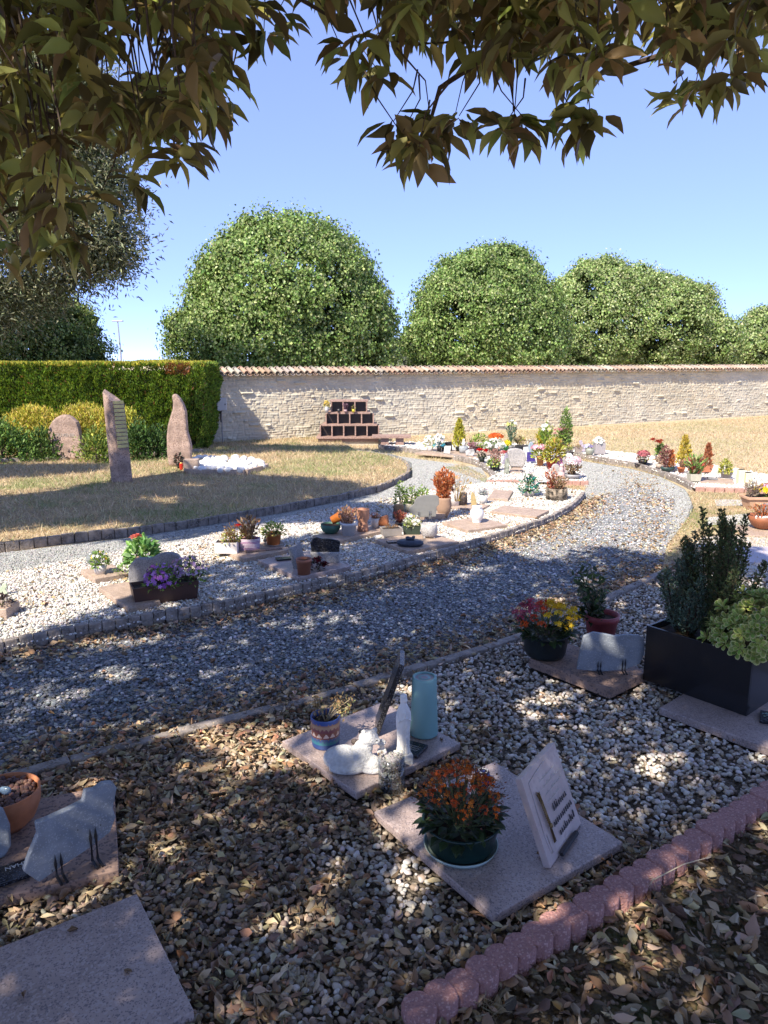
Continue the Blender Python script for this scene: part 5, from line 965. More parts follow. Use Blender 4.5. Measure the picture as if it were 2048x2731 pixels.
def trough():
    z = ZB; a = G(357, 1621, z-.03); b = G(528, 1597, z-.03); d = (b-a).normalized(); n = Vector((-d.y, d.x, 0)); L_ = (b-a).length*1.03; h = .125; M = Matrix.Identity(4)
    for i in range(3): M[i][0] = d[i]; M[i][1] = n[i]; M[i][3] = a[i]
    M[2][2] = 1; t = bpy.data.objects.new('flower_trough', None); COL.objects.link(t); t.matrix_basis = M; tag(t, 'long dark brown plastic trough with clumps of purple flowers', 'planter'); W_ = .16
    V, Fc = boxm((L_/2, W_/2, 0), (L_, W_, h)); V[:4,0] = L_/2+(V[:4,0]-L_/2)*.93; V[:4,1] = W_/2+(V[:4,1]-W_/2)*.8; B = MB(); B.add(V, Fc[[0,2,3,4,5]]); V2 = V.copy(); V2[:,0] = L_/2+(V2[:,0]-L_/2)*.96; V2[:,1] = W_/2+(V2[:,1]-W_/2)*.86; V2[:4,2] = h*.8
    B.add(V2, Fc[[2,3,4,5]][:, ::-1]); B.add(np.r_[V[4:], V2[4:]], [(0,1,5,4),(1,2,6,5),(2,3,7,6),(3,0,4,7)]); B.build('box', PL('brown_plastic', (.075,.035,.025)), t)
    MB().add(*boxm((L_/2,W_/2,h*.82), (L_*.94,W_*.82,.006))).build('soil', SOIL(), t)
    PU = [(.38,.13,.50),(.46,.22,.58),(.30,.09,.42)]; PU2 = [(.50,.32,.52),(.56,.40,.56),(.40,.24,.42)]
    plant(t, (L_*.45,W_*.4,h*.8), .115, .13, 'bush', GR1, 210, .028, [(PU, 120, .016, .1, 1.0)]); plant(t, (L_*.88,W_*.6,h*.8), .125, .15, 'bush', GR1+GDK, 240, .028, [(PU2, 120, .014, .3, 1.05)])
trough()
# clover plaque and brown box cut by the left edge
stone('clover_ornament', 'pale green and white clover-shaped ornament at the left edge of the white gravel', 'ornament', [(-18,1592),(-22,1570),(-8,1560),(2,1568),(6,1556),(16,1556),(19,1565),(14,1573),(20,1580),(18,1592),(8,1594)], (-18,1592), (20,1592), t=.012, m=mat('pale_green_paint', (.50,.58,.42), .5), z0=.03)
g = G(-12, 1655, .03); t = thing('salmon_planter', 'salmon stone block with dark dead flowers cut by the left edge', 'planter', (g.x, g.y+.08, .03)); MB().add(*boxm((0,0,0), (.15,.17,.075))).build('block', GRN('pinkmid'), t, bevel=.005); plant(t, (.01,-.01,.075), .06, .06, 'bush', [(.06,.05,.05),(.10,.07,.06)], 60, .03)
# slab H pots
potted('white square box pot with pale green and dried plants', 607, 1479, 1450, 60, (.70,.66,.64), z0=ZB, box=.7, ratio=1, plants=[('bush', 48, 34, 8, GRY+DRYB, 130, .028), ('spray', 40, 52, 14, DRYB, 60, .02)])
tag(stone('card_plaque', 'blank white tilted card behind the white box pot', 'plaque', [(575,1450),(571,1428),(582,1426),(594,1448)], (575,1456), (594,1456), t=.006, m=mat('white_card', (.62,.56,.50), .6), z0=ZB), 'pale beige tilted card behind the white box pot', 'plaque')
def striped():
    c, r, rb, h, u = dims(666, 1473, 1441, 60, ZB, .88); t = thing('striped_pot', 'oval pot with purple and white stripes holding dried stalks and one red flower', 'potted plant', c)
    prof = [(rb+(r-rb)*k/26, h*k/26) for k in range(27)]; V, Fc = lathe([(0,0)]+prof+[(r*.95,h),(r*.9,h*.8)], 36, sy=.7); cz = V[Fc].mean(1)[:,2]/h; B = MB(); B.add(V, Fc, np.where((((cz*8) % 1) < .45)[:,None], (.30,.13,.27), (.66,.58,.62))); B.build('pot', mat('striped_ceramic', attr=True, rough=.4), t, smooth=True)
    plant(t, (0,0,h*.8), r*.95, 60*u, 'spray', DRYB+[(.30,.22,.18)], 170, .035); plant(t, (-22*u,0,h*.8), .03, 40*u, 'bush', GRY, 20, .03, [(RED, 2, .026, .9, 1.1, 'rose')], name='rose_stem')
striped()
potted('bright terracotta pot with low green succulent on its saucer', 730, 1456, 1424, 43, (.50,.17,.05), 'rim', z0=ZB, ratio=.78, saucer=54, top=mat('stone_saucer', (.45,.40,.36), .7), plants=[('bush', 62, 30, 0, GR1+GRY, 170, .032)])
g = G(700, 1468, ZB); tag(MB().add(*boxm((0,0,0), (.30,.055,.012))).build('name_plate', GRN('brown'), loc=(g.x+.01, g.y, ZB+.001), rot=(0,0,.42), bevel=.002), 'long narrow brown name plate lying in front of the succulent pot', 'plaque')
g = G(708, 1447, ZB); tag(MB().add(*blob((0,0,.02), (.015,.015,.03), 3, .3, ICO2)).build('iron_ornament', mat('dark_pebble'), loc=g, smooth=True), 'little black iron ornament between the striped pot and the terracotta pot', 'ornament')
# slab I
potted('empty reddish-brown plastic flowerpot in the shade by the open-book plaque', 811, 1535, 1494, 42, (.30,.11,.06), 'rim', z0=ZB, ratio=.8)
quadstone('narrow grey granite plaque standing edgewise behind the empty brown pot', (793,1518), (816,1500), (778,1462), None, .03, GRN('grey'), ZB)
g = G(758, 1492, ZB); tag(MB().add(*boxm((0,0,0), (.13,.075,.012))).build('name_plate', GRN('dark'), loc=(g.x, g.y, ZB+.001), rot=(0,0,.35), bevel=.002), 'small dark flat plate lying left of the narrow granite plaque', 'plaque')
t = thing('fabric_flower', 'crumpled dark red fabric flower beside the brown empty pot', 'artificial flower', G(846, 1521, ZB)); plant(t, (0,.02,.0), .055, .07, 'bush', [(.02,.03,.02),(.05,.03,.03)], 40, .035, [([(.22,.015,.025),(.13,.01,.02)], 7, .032, .3, 1.0, 'rose')])
def wave(r, out):
    xs = sorted(p[0] for p in out); w_ = xs[-1]-xs[0]; h = max(p[1] for p in out); B = MB(); B.add(*prism([(w_*.03,0),(w_*.97,0),(w_*.99,h*.42),(w_*.02,h*.42)], .05, -.02)); B.build('stone_base', GRN('light'), r, bevel=.006)
facing('memorial_stone', 'dark wave-topped stone on a lighter carved base, in the shade of the middle bed', 'gravestone', [(830,1496),(829,1462),(827,1447),(833,1437),(845,1433),(860,1437),(872,1437),(886,1438),(899,1441),(908,1446),(905,1462),(906,1496)], 1500, t=.03, m='dark', z0=ZB, part=wave, bevel=.008)
# slab J
t = potted('dark green bowl standing empty except for a tipped orange pot', 882, 1426, 1402, 55, (.045,.13,.095), 'bowl', z0=ZB, ratio=.8, soil=True)
def tipped(label, x, yb, w, hpx, rz, tilt, z0, col=None):
    g = G(x, yb, z0); u = U(g); r = w/2*u; h = hpx*u; B = MB(); B.add(*lathe(potprof(r, r*.72, h, 'rim'), 26)); o = B.build('tipped_pot', col or TERRA(), loc=(g.x, g.y+r, g.z+r*.95), rot=(math.radians(12), tilt, rz), smooth=True); return tag(o, label, 'flower pot')
tipped('orange plastic pot tipped over inside the dark green bowl', 883, 1404, 28, 28, .3, math.radians(65), ZB+.05, mat('orange_plastic', (.56,.17,.03), .4))
potted('marbled white pot with dry reddish succulents right of the green bowl', 930, 1430, 1396, 44, (.58,.58,.60), 'rim', z0=ZB, ratio=.78, plants=[('spray', 58, 44, -4, [(.46,.24,.15),(.55,.36,.22),(.35,.17,.12)], 200, .026)])
c, r, rb, h, u = dims(968, 1419, 1360, 35, ZB, .8); t = thing('terracotta_urn', 'pale terracotta urn made like two stacked pots', 'urn', c); MB().add(*lathe([(0,0),(r*.86,0),(r*.84,h*.1),(r*.70,h*.42),(r*.72,h*.46),(r*.98,h*.58),(r*1.0,h*.97),(r*1.05,h),(r*.95,h),(r*.9,h*.85),(0,h*.84)], 30)).build('body', mat('pale_terracotta', (.52,.26,.16), .75, .1, 18), t, smooth=True)
MB().add(*blob((r*1.0,-r*.1,h*.8), (.006,.006,.006), 1, 0, ICO2)).build('knob', mat('pale_terracotta'), t, smooth=True)
potted('little white pot with dry reddish tuft behind the tipped terracotta pot', 1000, 1409, 1383, 25, (.62,.58,.54), 'cyl', z0=ZB, plants=[('spray', 28, 15, 0, [(.40,.18,.14),(.5,.3,.2)], 70, .02)])
tipped('terracotta pot lying on its side with its mouth to the right', 1004, 1409, 30, 32, .15, math.radians(82), ZB)
potted('low grey stone tray with a few dead stems', 1043, 1432, 1412, 56, (.30,.27,.24), z0=ZB, box=.6, ratio=.8, rough=.8, plants=[('spray', 40, 12, 0, DRYB, 20, .02)], rz=.25)
potted('dark green square pot with white-edged artificial leaves and white flowers', 1097, 1426, 1404, 48, (.03,.05,.035), z0=ZB, box=.9, ratio=.82, plants=[('rosette', 60, 16, 0, [(.55,.58,.36),(.62,.64,.45)], 26, .08, None, .5), ('bush', 46, 28, 4, GRY+WHT, 60, .025, [(WHT, 40, .016, .2, 1.0)])])
potted('red dried shrub in a low dark pot before the dark box-shaped plaque', 1066, 1403, 1394, 26, (.05,.04,.04), 'bowl', z0=.05, plants=[('spray', 34, 28, 0, [(.38,.10,.07),(.48,.18,.1)], 120, .022)])
c, r, rb, h, u = dims(1144, 1437, 1401, 46, ZB, .8); t = thing('stone_vase', 'squat carved light grey stone vase on the urn slab', 'vase', c)
MB().add(*lathe([(0,.01),(rb*.9,.01),(r*.95,h*.25),(r*1.0,h*.6),(r*.92,h),(r*.84,h),(r*.8,h*.8),(0,h*.8)], 20, wav=lambda a, z: .04*np.sin(a*5+z*50))).build('bowl', GRN('light'), t, smooth=True)
for q in (-1, 1): MB().add(*blob((q*r*.55,-r*.5,.008), (.012,.012,.012), 2, .1, ICO2)).build('foot', GRN('light'), t, smooth=True)
g = G(1094, 1460, ZB); t = thing('memorial_urn', 'low oval dark bronze urn with a small figure on its lid', 'urn', (g.x, g.y+.06, ZB), -.1); MB().add(*lathe([(0,0),(.095,0),(.115,.02),(.112,.04),(.09,.05),(0,.052)], 32, sy=.6)).build('body', mat('dark_bronze', (.05,.06,.085), .35, metal=.3), t, smooth=True)
blobs('lid_figure', [((0,0,.06),(.04,.02,.015)),((.03,0,.075),(.015,.012,.014)),((-.02,0,.07),(.02,.012,.012))], mat('dark_bronze'), t, .003)
g = G(1062, 1446, ZB); tag(MB().add(*boxm((0,0,0), (.20,.07,.012))).build('name_plate', GRN('dark'), loc=(g.x, g.y, ZB+.001), rot=(0,0,.25), bevel=.002), 'long thin dark name plate behind the bronze urn', 'plaque')
g = G(1005, 1438, .04); tag(MB().add(*blob((0,0,.015), (.035,.02,.02), 8, .25)).build('shell', GRN('white'), loc=g, smooth=True), 'white lump of stone at the left corner of the urn slab', 'stone')
# group with grey plaque and tall vase
facing('memorial_plaque', 'grey plaque with stepped outline on two chrome feet, back turned to the viewer', 'plaque', [(1098,1380),(1090,1361),(1092,1354),(1104,1345),(1106,1335),(1114,1326),(1131,1321),(1150,1320),(1164,1321),(1170,1326),(1171,1345),(1163,1354),(1163,1378)], 1381, t=.02, m=mat('plaque_grey', (.20,.20,.19), .6, .05), z0=.10, feet=2)
g = G(1148, 1386, .04); tag(MB().add(*boxm((0,0,0), (.29,.13,.055))).build('granite_block', GRN('pinkmid'), loc=(g.x, g.y+.04, .045), rot=(0,0,.05), bevel=.003), 'thick salmon granite block carrying the grey stepped plaque', 'granite block')
facing('memorial_plaque', 'dark brown box-shaped plaque left of the grey stepped plaque', 'plaque', [(1047,1382),(1050,1350),(1053,1346),(1074,1346),(1077,1350),(1078,1382)], 1384, t=.05, m=mat('dark_brown_stone', (.085,.065,.05), .6), z0=.05)
t = potted('beige pot with three leafy green shrubs behind the grey stepped plaque', 1092, 1366, 1343, 40, (.44,.40,.29), 'cyl', z0=.05, plants=[('bush', 36, 56, -24, GR1+[(.24,.32,.08)], 170, .035), ('bush', 34, 46, 4, GR1, 130, .033), ('bush', 44, 44, 34, GR1, 150, .033)])
potted('tall rough brown stone vase with orange dried fir branches', 1183, 1382, 1328, 38, (.34,.22,.15), 'vase', z0=.05, ratio=.62, rough=.9, plants=[('spray', 62, 78, 0, DRYO, 420, .04), ('spray', 90, 70, 34, [(.60,.42,.14),(.5,.3,.12)], 60, .025)])
c, r, rb, h, u = dims(1212, 1350, 1314, 27, .06, .9); t = thing('white_pot', 'plain white cylinder pot right of the tall brown vase', 'flower pot', c); MB().add(*lathe(potprof(r, rb, h, 'cyl')+[(0,h*.7)], 26)).build('pot', PL('white_glaze', (.66,.62,.60)), t, smooth=True)
g = G(1236, 1348, .06); t = thing('candle_log', 'dark stump-like candle holder beside the white cylinder pot', 'candle holder', (g.x, g.y+.04, .06)); MB().add(*lathe([(0,0),(.045,0),(.043,.13),(.038,.13),(0,.12)], 18, wav=lambda a, z: .08*np.sin(a*7+z*90))).build('body', mat('dark_log', (.11,.085,.08), .9, .35, 20, bump=1), t, smooth=True)
facing('small_plaque', 'slim golden pointed ornament between the dark stump holder and the white cup', 'ornament', [(1257,1350),(1256,1322),(1260,1311),(1266,1318),(1270,1335),(1272,1350)], 1350, t=.02, m=mat('ochre_stone', (.46,.36,.17), .6), z0=.06)
potted('white cup with a translucent grey feather ornament', 1288, 1345, 1321, 25, (.68,.66,.63), 'cyl', z0=.04, plants=[('spray', 30, 17, 0, [(.42,.42,.44),(.52,.52,.54)], 60, .03)])
c, r, rb, h, u = dims(1271, 1396, 1352, 38, .07, .7); t = thing('round_white_vase', 'glossy round white vase standing alone on the tan slab', 'vase', c)
MB().add(*lathe([(0,0),(r*.60,0),(r*.62,h*.07),(r*.58,h*.10),(r*.85,h*.25),(r*1.0,h*.48),(r*.92,h*.72),(r*.66,h*.86),(r*.62,h*.90),(r*.74,h*.97),(r*.72,h),(r*.6,h*.96),(0,h*.9)], 40)).build('body', PL('porcelain', (.78,.77,.75), .18), t, smooth=True)
potted('white oval bowl with teal-leaved white silk flowers', 1409, 1326, 1309, 36, (.60,.55,.52), 'bowl', z0=.04, plants=[('bush', 52, 40, 0, [(.03,.22,.20),(.05,.30,.25),(.16,.30,.12)], 130, .045, [(WHT+[(.7,.6,.55)], 26, .028, .3, 1.0)]), ('bush', 30, 60, -4, [(.2,.3,.1)], 16, .04, [(WHT, 16, .03, .7, 1.1)])])
t = potted('tree-stump planter with reddish dried plants', 1483, 1337, 1305, 58, (.36,.29,.21), 'cyl', z0=.04, ratio=.98, potmat=mat('stump_bark', (.38,.31,.23), .95, .45, 25, bump=1.0, bscale=40), plants=[('spray', 54, 34, 4, DRYB, 160, .03), ('spray', 34, 56, -16, [(.42,.10,.07),(.5,.2,.1)], 120, .025)])
# ---------------------------------------------------------------- crowded far graves
ZF = .02
def far_slab(l, px, m='pinkmid'): return slab(l, px, .05, .035, m)
far_slab('granite slab under the white flowers and dark card at the left end of the far graves', [(1120,1207),(1290,1222),(1310,1206),(1150,1196)])
far_slab('salmon brick-like slab in front of the arched grey stele', [(1358,1258),(1392,1260),(1400,1247),(1365,1246)])
far_slab('reddish slab with the grey pot of yellow leaves, far right', [(1862,1284),(1955,1290),(1958,1276),(1872,1272)])
slab('brown granite slab under the hemispherical terracotta bowl at the right edge', [(1945,1424),(2095,1430),(2100,1404),(1985,1402)], .02, .03, 'pinkmid')
slab('lilac-grey smooth slab between white gravel strips at the right edge', [(1915,1494),(2120,1500),(2120,1462),(1960,1458)], .02, .03, mat('lilac_slab', (.48,.45,.50), .6, .06, 8))
def FP(label, x, yb, yt, w, col, style, plants, **k): return potted(label, x, yb, yt, w, col, style, z0=k.pop('z0', ZF+.03), plants=plants, **k)
FP('white pot of white flowers over green, leftmost of the far graves', 1146, 1204, 1189, 22, (.68,.66,.66), 'cyl', [('bush', 30, 26, 0, GRY, 60, .04, [(WHT, 40, .035, .5, 1.0)])])
FP('black vase with white blooms and a sky-blue bow', 1171, 1206, 1190, 13, (.02,.02,.025), 'cyl', [('bush', 26, 12, 0, [(.08,.36,.48),(.05,.28,.40)], 30, .06), ('bush', 26, 30, 0, [(.35,.45,.3)], 20, .04, [(WHT, 40, .035, .5, 1.0)])])
facing('memorial_plaque', 'dark slate plaque behind the pale leaning card, far left graves', 'plaque', [(1178,1203),(1177,1182),(1190,1179),(1205,1178),(1206,1203)], 1203, t=.03, m='dark', z0=.05)
facing('leaning_card', 'white framed card leaning in front of the dark slate plaque', 'plaque', [(1183,1208),(1186,1189),(1203,1189),(1200,1210)], 1210, t=.015, m=mat('white_card2', (.66,.65,.60), .5), z0=.05, lean=.25)
FP('pointed golden dwarf conifer in a dark pot', 1223, 1204, 1192, 18, (.03,.04,.04), 'rim', [('conifer', 40, 66, 0, [(.44,.42,.05),(.34,.34,.04),(.55,.50,.10)], 620, .05)], cat='potted conifer')
t = thing('glass_vase', 'clear grey glass vase with a small white-blue figure on top, beside the golden conifer', 'vase', G(1236, 1208, .05)); MB().add(*lathe([(0,0),(.07,0),(.08,.10),(.06,.12),(0,.11)], 20)).build('body', mat('grey_glaze', (.35,.38,.40), .2), t, smooth=True); blobs('figure', [((0,0,.16),(.03,.03,.05)),((0,0,.215),(.024,.024,.03))], PL('white_glaze', (.66,.62,.60)), t, .006)
FP('mauve heather in a dark bowl right of the glass vase', 1259, 1208, 1197, 26, (.05,.03,.04), 'bowl', [('spray', 28, 16, 0, [(.42,.18,.22),(.55,.38,.38),(.2,.08,.1)], 130, .03)])
facing('marbled_rock', 'white and grey marbled rock in front of the mauve heather', 'plaque', [(1243,1216),(1241,1204),(1250,1199),(1264,1198),(1267,1206),(1262,1216)], 1217, t=.06, m=mat('marbled_white', (.66,.65,.64), .5, .3, 15), z0=.05, bevel=.01)
FP('loose green shrub in a low pot behind the red roses', 1277, 1199, 1190, 26, (.12,.10,.08), 'rim', [('bush', 56, 30, 0, GR1+GRY, 200, .045)])
FP('two bright red roses in a black pot', 1285, 1234, 1219, 17, (.012,.02,.015), 'cyl', [('bush', 22, 14, 0, GDK, 40, .04), ('bush', 24, 20, 0, [(.5,.45,.3)], 14, .03, [(RED, 5, .055, .7, 1.0, 'rose')])])
FP('flat-topped cushion of orange-red flowers at the back of the far graves', 1321, 1200, 1190, 26, (.15,.12,.1), 'rim', [('bush', 36, 30, 0, GR1, 60, .035, [(ORA, 110, .035, .75, 1.0)])])
FP('trailing white flowers below the orange-red cushion', 1318, 1208, 1197, 34, (.10,.10,.09), 'rim', [('bush', 56, 24, 0, [(.22,.34,.16),(.15,.25,.1)], 110, .04, [(WHT, 70, .03, .2, 1.0)])])
FP('yellow flowers in a bright green pot', 1349, 1205, 1186, 15, (.04,.22,.05), 'cyl', [('bush', 20, 12, 4, GRY, 20, .03, [([(.66,.55,.03)], 40, .035, .3, 1.0)])])
FP('tall pale lilies with blue-green leaves rising above the far graves', 1362, 1198, 1188, 18, (.2,.2,.2), 'cyl', [('spray', 26, 58, 0, [(.14,.24,.16),(.22,.32,.22)], 120, .06, [(WHT+[(.6,.6,.2)], 16, .04, .8, 1.05)], .35)])
FP('yellowish-green bush under pink sprigs in a black square pot, front of the far graves', 1319, 1254, 1241, 25, (.02,.02,.022), 'rim', [('bush', 32, 20, -2, GRY+GR1, 120, .04), ('spray', 36, 42, 4, [(.50,.30,.26),(.42,.22,.18)], 130, .035)], box=.9, saucer=30)
facing('memorial_plaque', 'lavender-grey plaque with a coral rose leaning left of the arched stele', 'plaque', [(1338,1237),(1349,1208),(1359,1211),(1351,1240)], 1240, t=.02, m=mat('lavender_plaque', (.34,.32,.42), .5), z0=.05)
t = thing('artificial_rose', 'coral pink rose lying over the lavender-grey plaque', 'artificial flower', G(1350, 1236, .05)); plant(t, (0,0,.10), .05, .07, 'bush', GR1, 8, .04, [([(.66,.16,.18)], 3, .05, .8, 1.0, 'rose')])
facing('arched_stele', 'grey granite stele with a rounded top in the middle of the far graves', 'gravestone', [(1362,1244),(1354,1208),(1356,1200),(1362,1197),(1378,1196),(1392,1199),(1400,1206),(1404,1220),(1401,1236),(1394,1246)], 1247, t=.07, m='light', z0=.05, bevel=.012)
FP('dark trough with yellow-green leaves in front of the arched grey stele', 1371, 1244, 1235, 26, (.03,.03,.03), 'rim', [('bush', 26, 18, 0, GRY+GR1, 90, .035)], box=.5)
facing('marble_easel', 'narrow green-veined marble plaque on a foot, foremost in the far graves', 'plaque', [(1345,1264),(1348,1228),(1352,1222),(1358,1222),(1358,1264)], 1265, t=.05, m=mat('green_marble', (.42,.45,.36), .4, .35, 18), z0=.02)
for i, x in enumerate((1376, 1391)):
    g = G(x, 1262, .02); tag(MB().add(*blob((0,0,.02), (.05,.03,.025), i, .2, ICO2)).build('dark_pebble', mat('dark_pebble'), loc=g, smooth=True), ('round dark pebble in front of the salmon brick-like slab', 'second dark pebble, right of the first, before the salmon slab')[i], 'pebble')
facing('slate_trough', 'long dark slate trough behind the arched grey stele', 'planter', [(1374,1203),(1374,1190),(1420,1187),(1424,1202)], 1204, t=.10, m='dark', z0=.03)
facing('white_block', 'bright white marble block leaning on the dark slate trough', 'plaque', [(1396,1208),(1397,1193),(1413,1192),(1414,1208)], 1209, t=.05, m='white', z0=.03)
FP('russet dry heather behind the slate trough', 1385, 1196, 1188, 22, (.3,.2,.12), 'rim', [('spray', 36, 22, 0, DRYB+GRY, 130, .035)])
FP('grey-leaved plant with small pale blooms right of the russet heather', 1415, 1196, 1188, 18, (.3,.3,.3), 'rim', [('bush', 28, 16, 0, [(.3,.34,.26),(.2,.3,.12)], 70, .03, [([(.6,.5,.5)], 20, .022, .4, 1.0)])])
def heart(r, out):
    xs = sorted(p[0] for p in out); w_ = xs[-1]-xs[0]; h = max(p[1] for p in out); t_ = np.linspace(0, 2*math.pi, 30, endpoint=False); pts = [(w_*.62+w_*.011*16*math.sin(a)**3, h*.58+h*.013*(13*math.cos(a)-5*math.cos(2*a)-2*math.cos(3*a)-math.cos(4*a))) for a in t_]
    B = MB(); B.add(*prism(pts[::-1], .003, -.0025)); B.build('heart_emblem', mat('pale_lilac', (.38,.34,.60), .5), r)
facing('memorial_plaque', 'deep violet plaque with a pale heart in the middle of the far graves', 'plaque', [(1405,1232),(1406,1206),(1423,1206),(1429,1231)], 1233, t=.03, m=mat('violet_plaque', (.075,.055,.26), .35), z0=.05, part=heart)
facing('blue_figure', 'small pale blue-grey figurine standing above the violet plaque', 'figurine', [(1411,1206),(1409,1190),(1413,1180),(1419,1178),(1423,1184),(1420,1192),(1424,1206)], 1210, t=.04, m=mat('bluegrey_glaze', (.30,.38,.44), .4), z0=.05, bevel=.01)
FP('orange terracotta pot with lime leaves and pink blossoms', 1440, 1242, 1217, 21, (.55,.24,.09), 'rim', [('bush', 36, 30, -6, GRY, 150, .045, [([(.66,.30,.38),(.7,.45,.5)], 40, .035, .75, 1.05)])])
FP('large lime-green and yellow bush in a red plastic pot', 1469, 1247, 1227, 28, (.42,.04,.03), 'rim', [('bush', 54, 56, 8, [(.40,.40,.06),(.30,.34,.06),(.50,.46,.12),(.45,.25,.06)], 420, .055)])
FP('tall yellow-orange arrangement at the back of the far graves', 1441, 1200, 1186, 16, (.1,.2,.06), 'cyl', [('spray', 24, 34, 0, [(.55,.42,.04),(.35,.4,.08)], 130, .05)])
FP('tall lime-yellow lily leaves behind the big lime-green bush', 1455, 1202, 1190, 18, (.08,.2,.06), 'cyl', [('spray', 34, 52, 0, [(.34,.42,.08),(.2,.32,.07)], 160, .07, [(WHT+[(.6,.58,.2)], 14, .04, .75, 1.05)], .3)])
facing('memorial_plaque', 'magenta pink upright plaque behind the pale round-topped stone', 'plaque', [(1481,1245),(1487,1218),(1492,1214),(1499,1217),(1502,1245)], 1247, t=.03, m=mat('magenta_plaque', (.50,.16,.42), .4), z0=.05)
facing('memorial_stone', 'pale oval-topped granite stone before the magenta plaque', 'gravestone', [(1472,1262),(1472,1246),(1476,1239),(1484,1237),(1491,1240),(1495,1250),(1494,1266)], 1267, t=.05, m='light', z0=.03, bevel=.012)
t = thing('angel_statuette', 'small pale pink kneeling angel in front of the round-topped stone', 'statuette', G(1496, 1278, .03)); blobs('body', [((0,0,.05),(.05,.045,.06)),((0,0,.13),(.032,.03,.045)),((.0,0,.185),(.026,.026,.03)),((.035,.02,.13),(.03,.008,.05))], mat('pink_plaster', (.62,.44,.42), .7), t, .006)
facing('tall_grey_stone', 'narrow light grey stone behind the bowl of pink cyclamens', 'gravestone', [(1506,1264),(1502,1226),(1506,1219),(1512,1228),(1514,1264)], 1266, t=.05, m='light', z0=.03)
FP('shallow grey bowl of pale pink cyclamens at the right end of the far graves', 1526, 1279, 1266, 42, (.34,.33,.34), 'bowl', [('spray', 42, 30, 0, DRYB+[(.5,.42,.34)], 110, .04), ('bush', 44, 40, 0, [(.35,.3,.2)], 20, .03, [([(.72,.52,.56),(.75,.66,.66)], 56, .035, .75, 1.05)])], z0=.03)
FP('tall leafy climbing rose bush, highest plant of the far graves', 1506, 1192, 1180, 22, (.15,.12,.10), 'rim', [('bush', 34, 84, 0, GR1+[(.2,.28,.1)], 420, .05), ('bush', 50, 34, -10, GR1, 160, .045, [([(.62,.30,.30),(.68,.42,.42)], 12, .05, .6, 1.05, 'rose')])], cat='rose bush')
FP('pink roses over a mauve square pot below the climbing rose', 1513, 1186, 1164, 16, (.34,.24,.27), 'rim', [('bush', 30, 16, -6, GR1, 30, .04, [([(.66,.28,.30),(.7,.45,.45)], 9, .05, .5, 1.05, 'rose')])], box=.9)
FP('grey shallow trough with red-tipped succulents below the pink roses', 1515, 1208, 1200, 24, (.20,.18,.18), 'rim', [('bush', 26, 15, 0, GRY+[(.4,.2,.1)], 90, .03)], box=.5)
FP('square stone-grey pot with dead brown plant', 1542, 1206, 1193, 19, (.36,.30,.27), 'rim', [('bush', 20, 9, 0, DRYB, 60, .025)], box=.9)
FP('mauve pointed plaque leaning by the glass bowl', 1556, 1205, 1199, 6, (.45,.40,.46), 'cyl', [], name='ornament_cup', cat='ornament') if False else facing('memorial_plaque', 'pale mauve pointed plaque leaning beside the lavender bowl', 'plaque', [(1551,1204),(1544,1176),(1552,1174),(1562,1203)], 1205, t=.02, m=mat('mauve_plaque', (.48,.42,.50), .5), z0=.03)
FP('round greenish glass bowl with lavender-blue flowers', 1572, 1215, 1196, 24, (.30,.32,.27), 'bowl', [('bush', 24, 12, -4, [(.3,.3,.25)], 20, .03, [([(.42,.38,.62),(.5,.48,.7)], 50, .026, .4, 1.0)])])
FP('mottled grey square planter topped with white flowers, right of the lavender bowl', 1597, 1211, 1182, 27, (.36,.33,.34), 'cyl', [('bush', 28, 18, -2, [(.4,.48,.34)], 30, .03, [(WHT, 56, .035, .3, 1.0)])], box=.9, ratio=1)
# ---------------------------------------------------------------- far right bed
FP('round mound of dark pink heather in a black bowl on a dark saucer', 1714, 1239, 1227, 25, (.02,.022,.025), 'bowl', [('bush', 28, 14, 0, GRY+DRYB, 60, .03), ('bush', 34, 24, 0, [(.3,.12,.12)], 90, .03, [([(.42,.10,.13),(.5,.2,.2)], 130, .02, .5, 1.0)])], saucer=46)
FP('grey pot with tall green-leaved red roses', 1755, 1230, 1214, 18, (.34,.33,.32), 'rim', [('bush', 20, 30, 4, GR1+[(.14,.28,.06)], 100, .05), ('bush', 34, 40, -4, GR1, 10, .04, [([(.45,.07,.04)], 6, .05, .8, 1.05, 'rose')])])
FP('dark green oval bowl with a rusty dead conifer and purple dry twigs', 1780, 1259, 1247, 38, (.025,.055,.05), 'bowl', [('conifer', 18, 40, 8, [(.52,.20,.08),(.42,.14,.06)], 240, .04), ('spray', 30, 52, -8, [(.30,.12,.12),(.24,.08,.08),(.35,.22,.16)], 190, .035)], squash=.7)
FP('stone pot with pinkish dry flowers left of the dark green oval bowl', 1757, 1250, 1238, 20, (.42,.34,.28), 'cyl', [('spray', 32, 22, 2, [(.6,.44,.36),(.5,.36,.25)], 110, .035)])
FP('bright yellow feathery conifer, tallest plant of the far right bed', 1820, 1246, 1236, 18, (.25,.12,.06), 'rim', [('conifer', 38, 66, 2, YEL+[(.60,.48,.14)], 520, .05)], cat='potted conifer')
FP('small orange pot half hidden left of the cream pot', 1816, 1260, 1247, 20, (.52,.16,.06), 'rim', [('spray', 20, 22, 2, [(.5,.3,.2),(.3,.2,.12)], 60, .03)])
FP('long terracotta trough with a brown dead conifer and pink flowers', 1874, 1261, 1243, 52, (.50,.19,.10), 'rim', [('conifer', 26, 54, 10, [(.44,.16,.08),(.34,.12,.06),(.5,.22,.12)], 420, .04), ('bush', 22, 20, -18, [(.3,.2,.15)], 20, .03, [([(.5,.2,.24),(.66,.5,.52)], 24, .04, .3, 1.0, 'rose')])], box=.35)
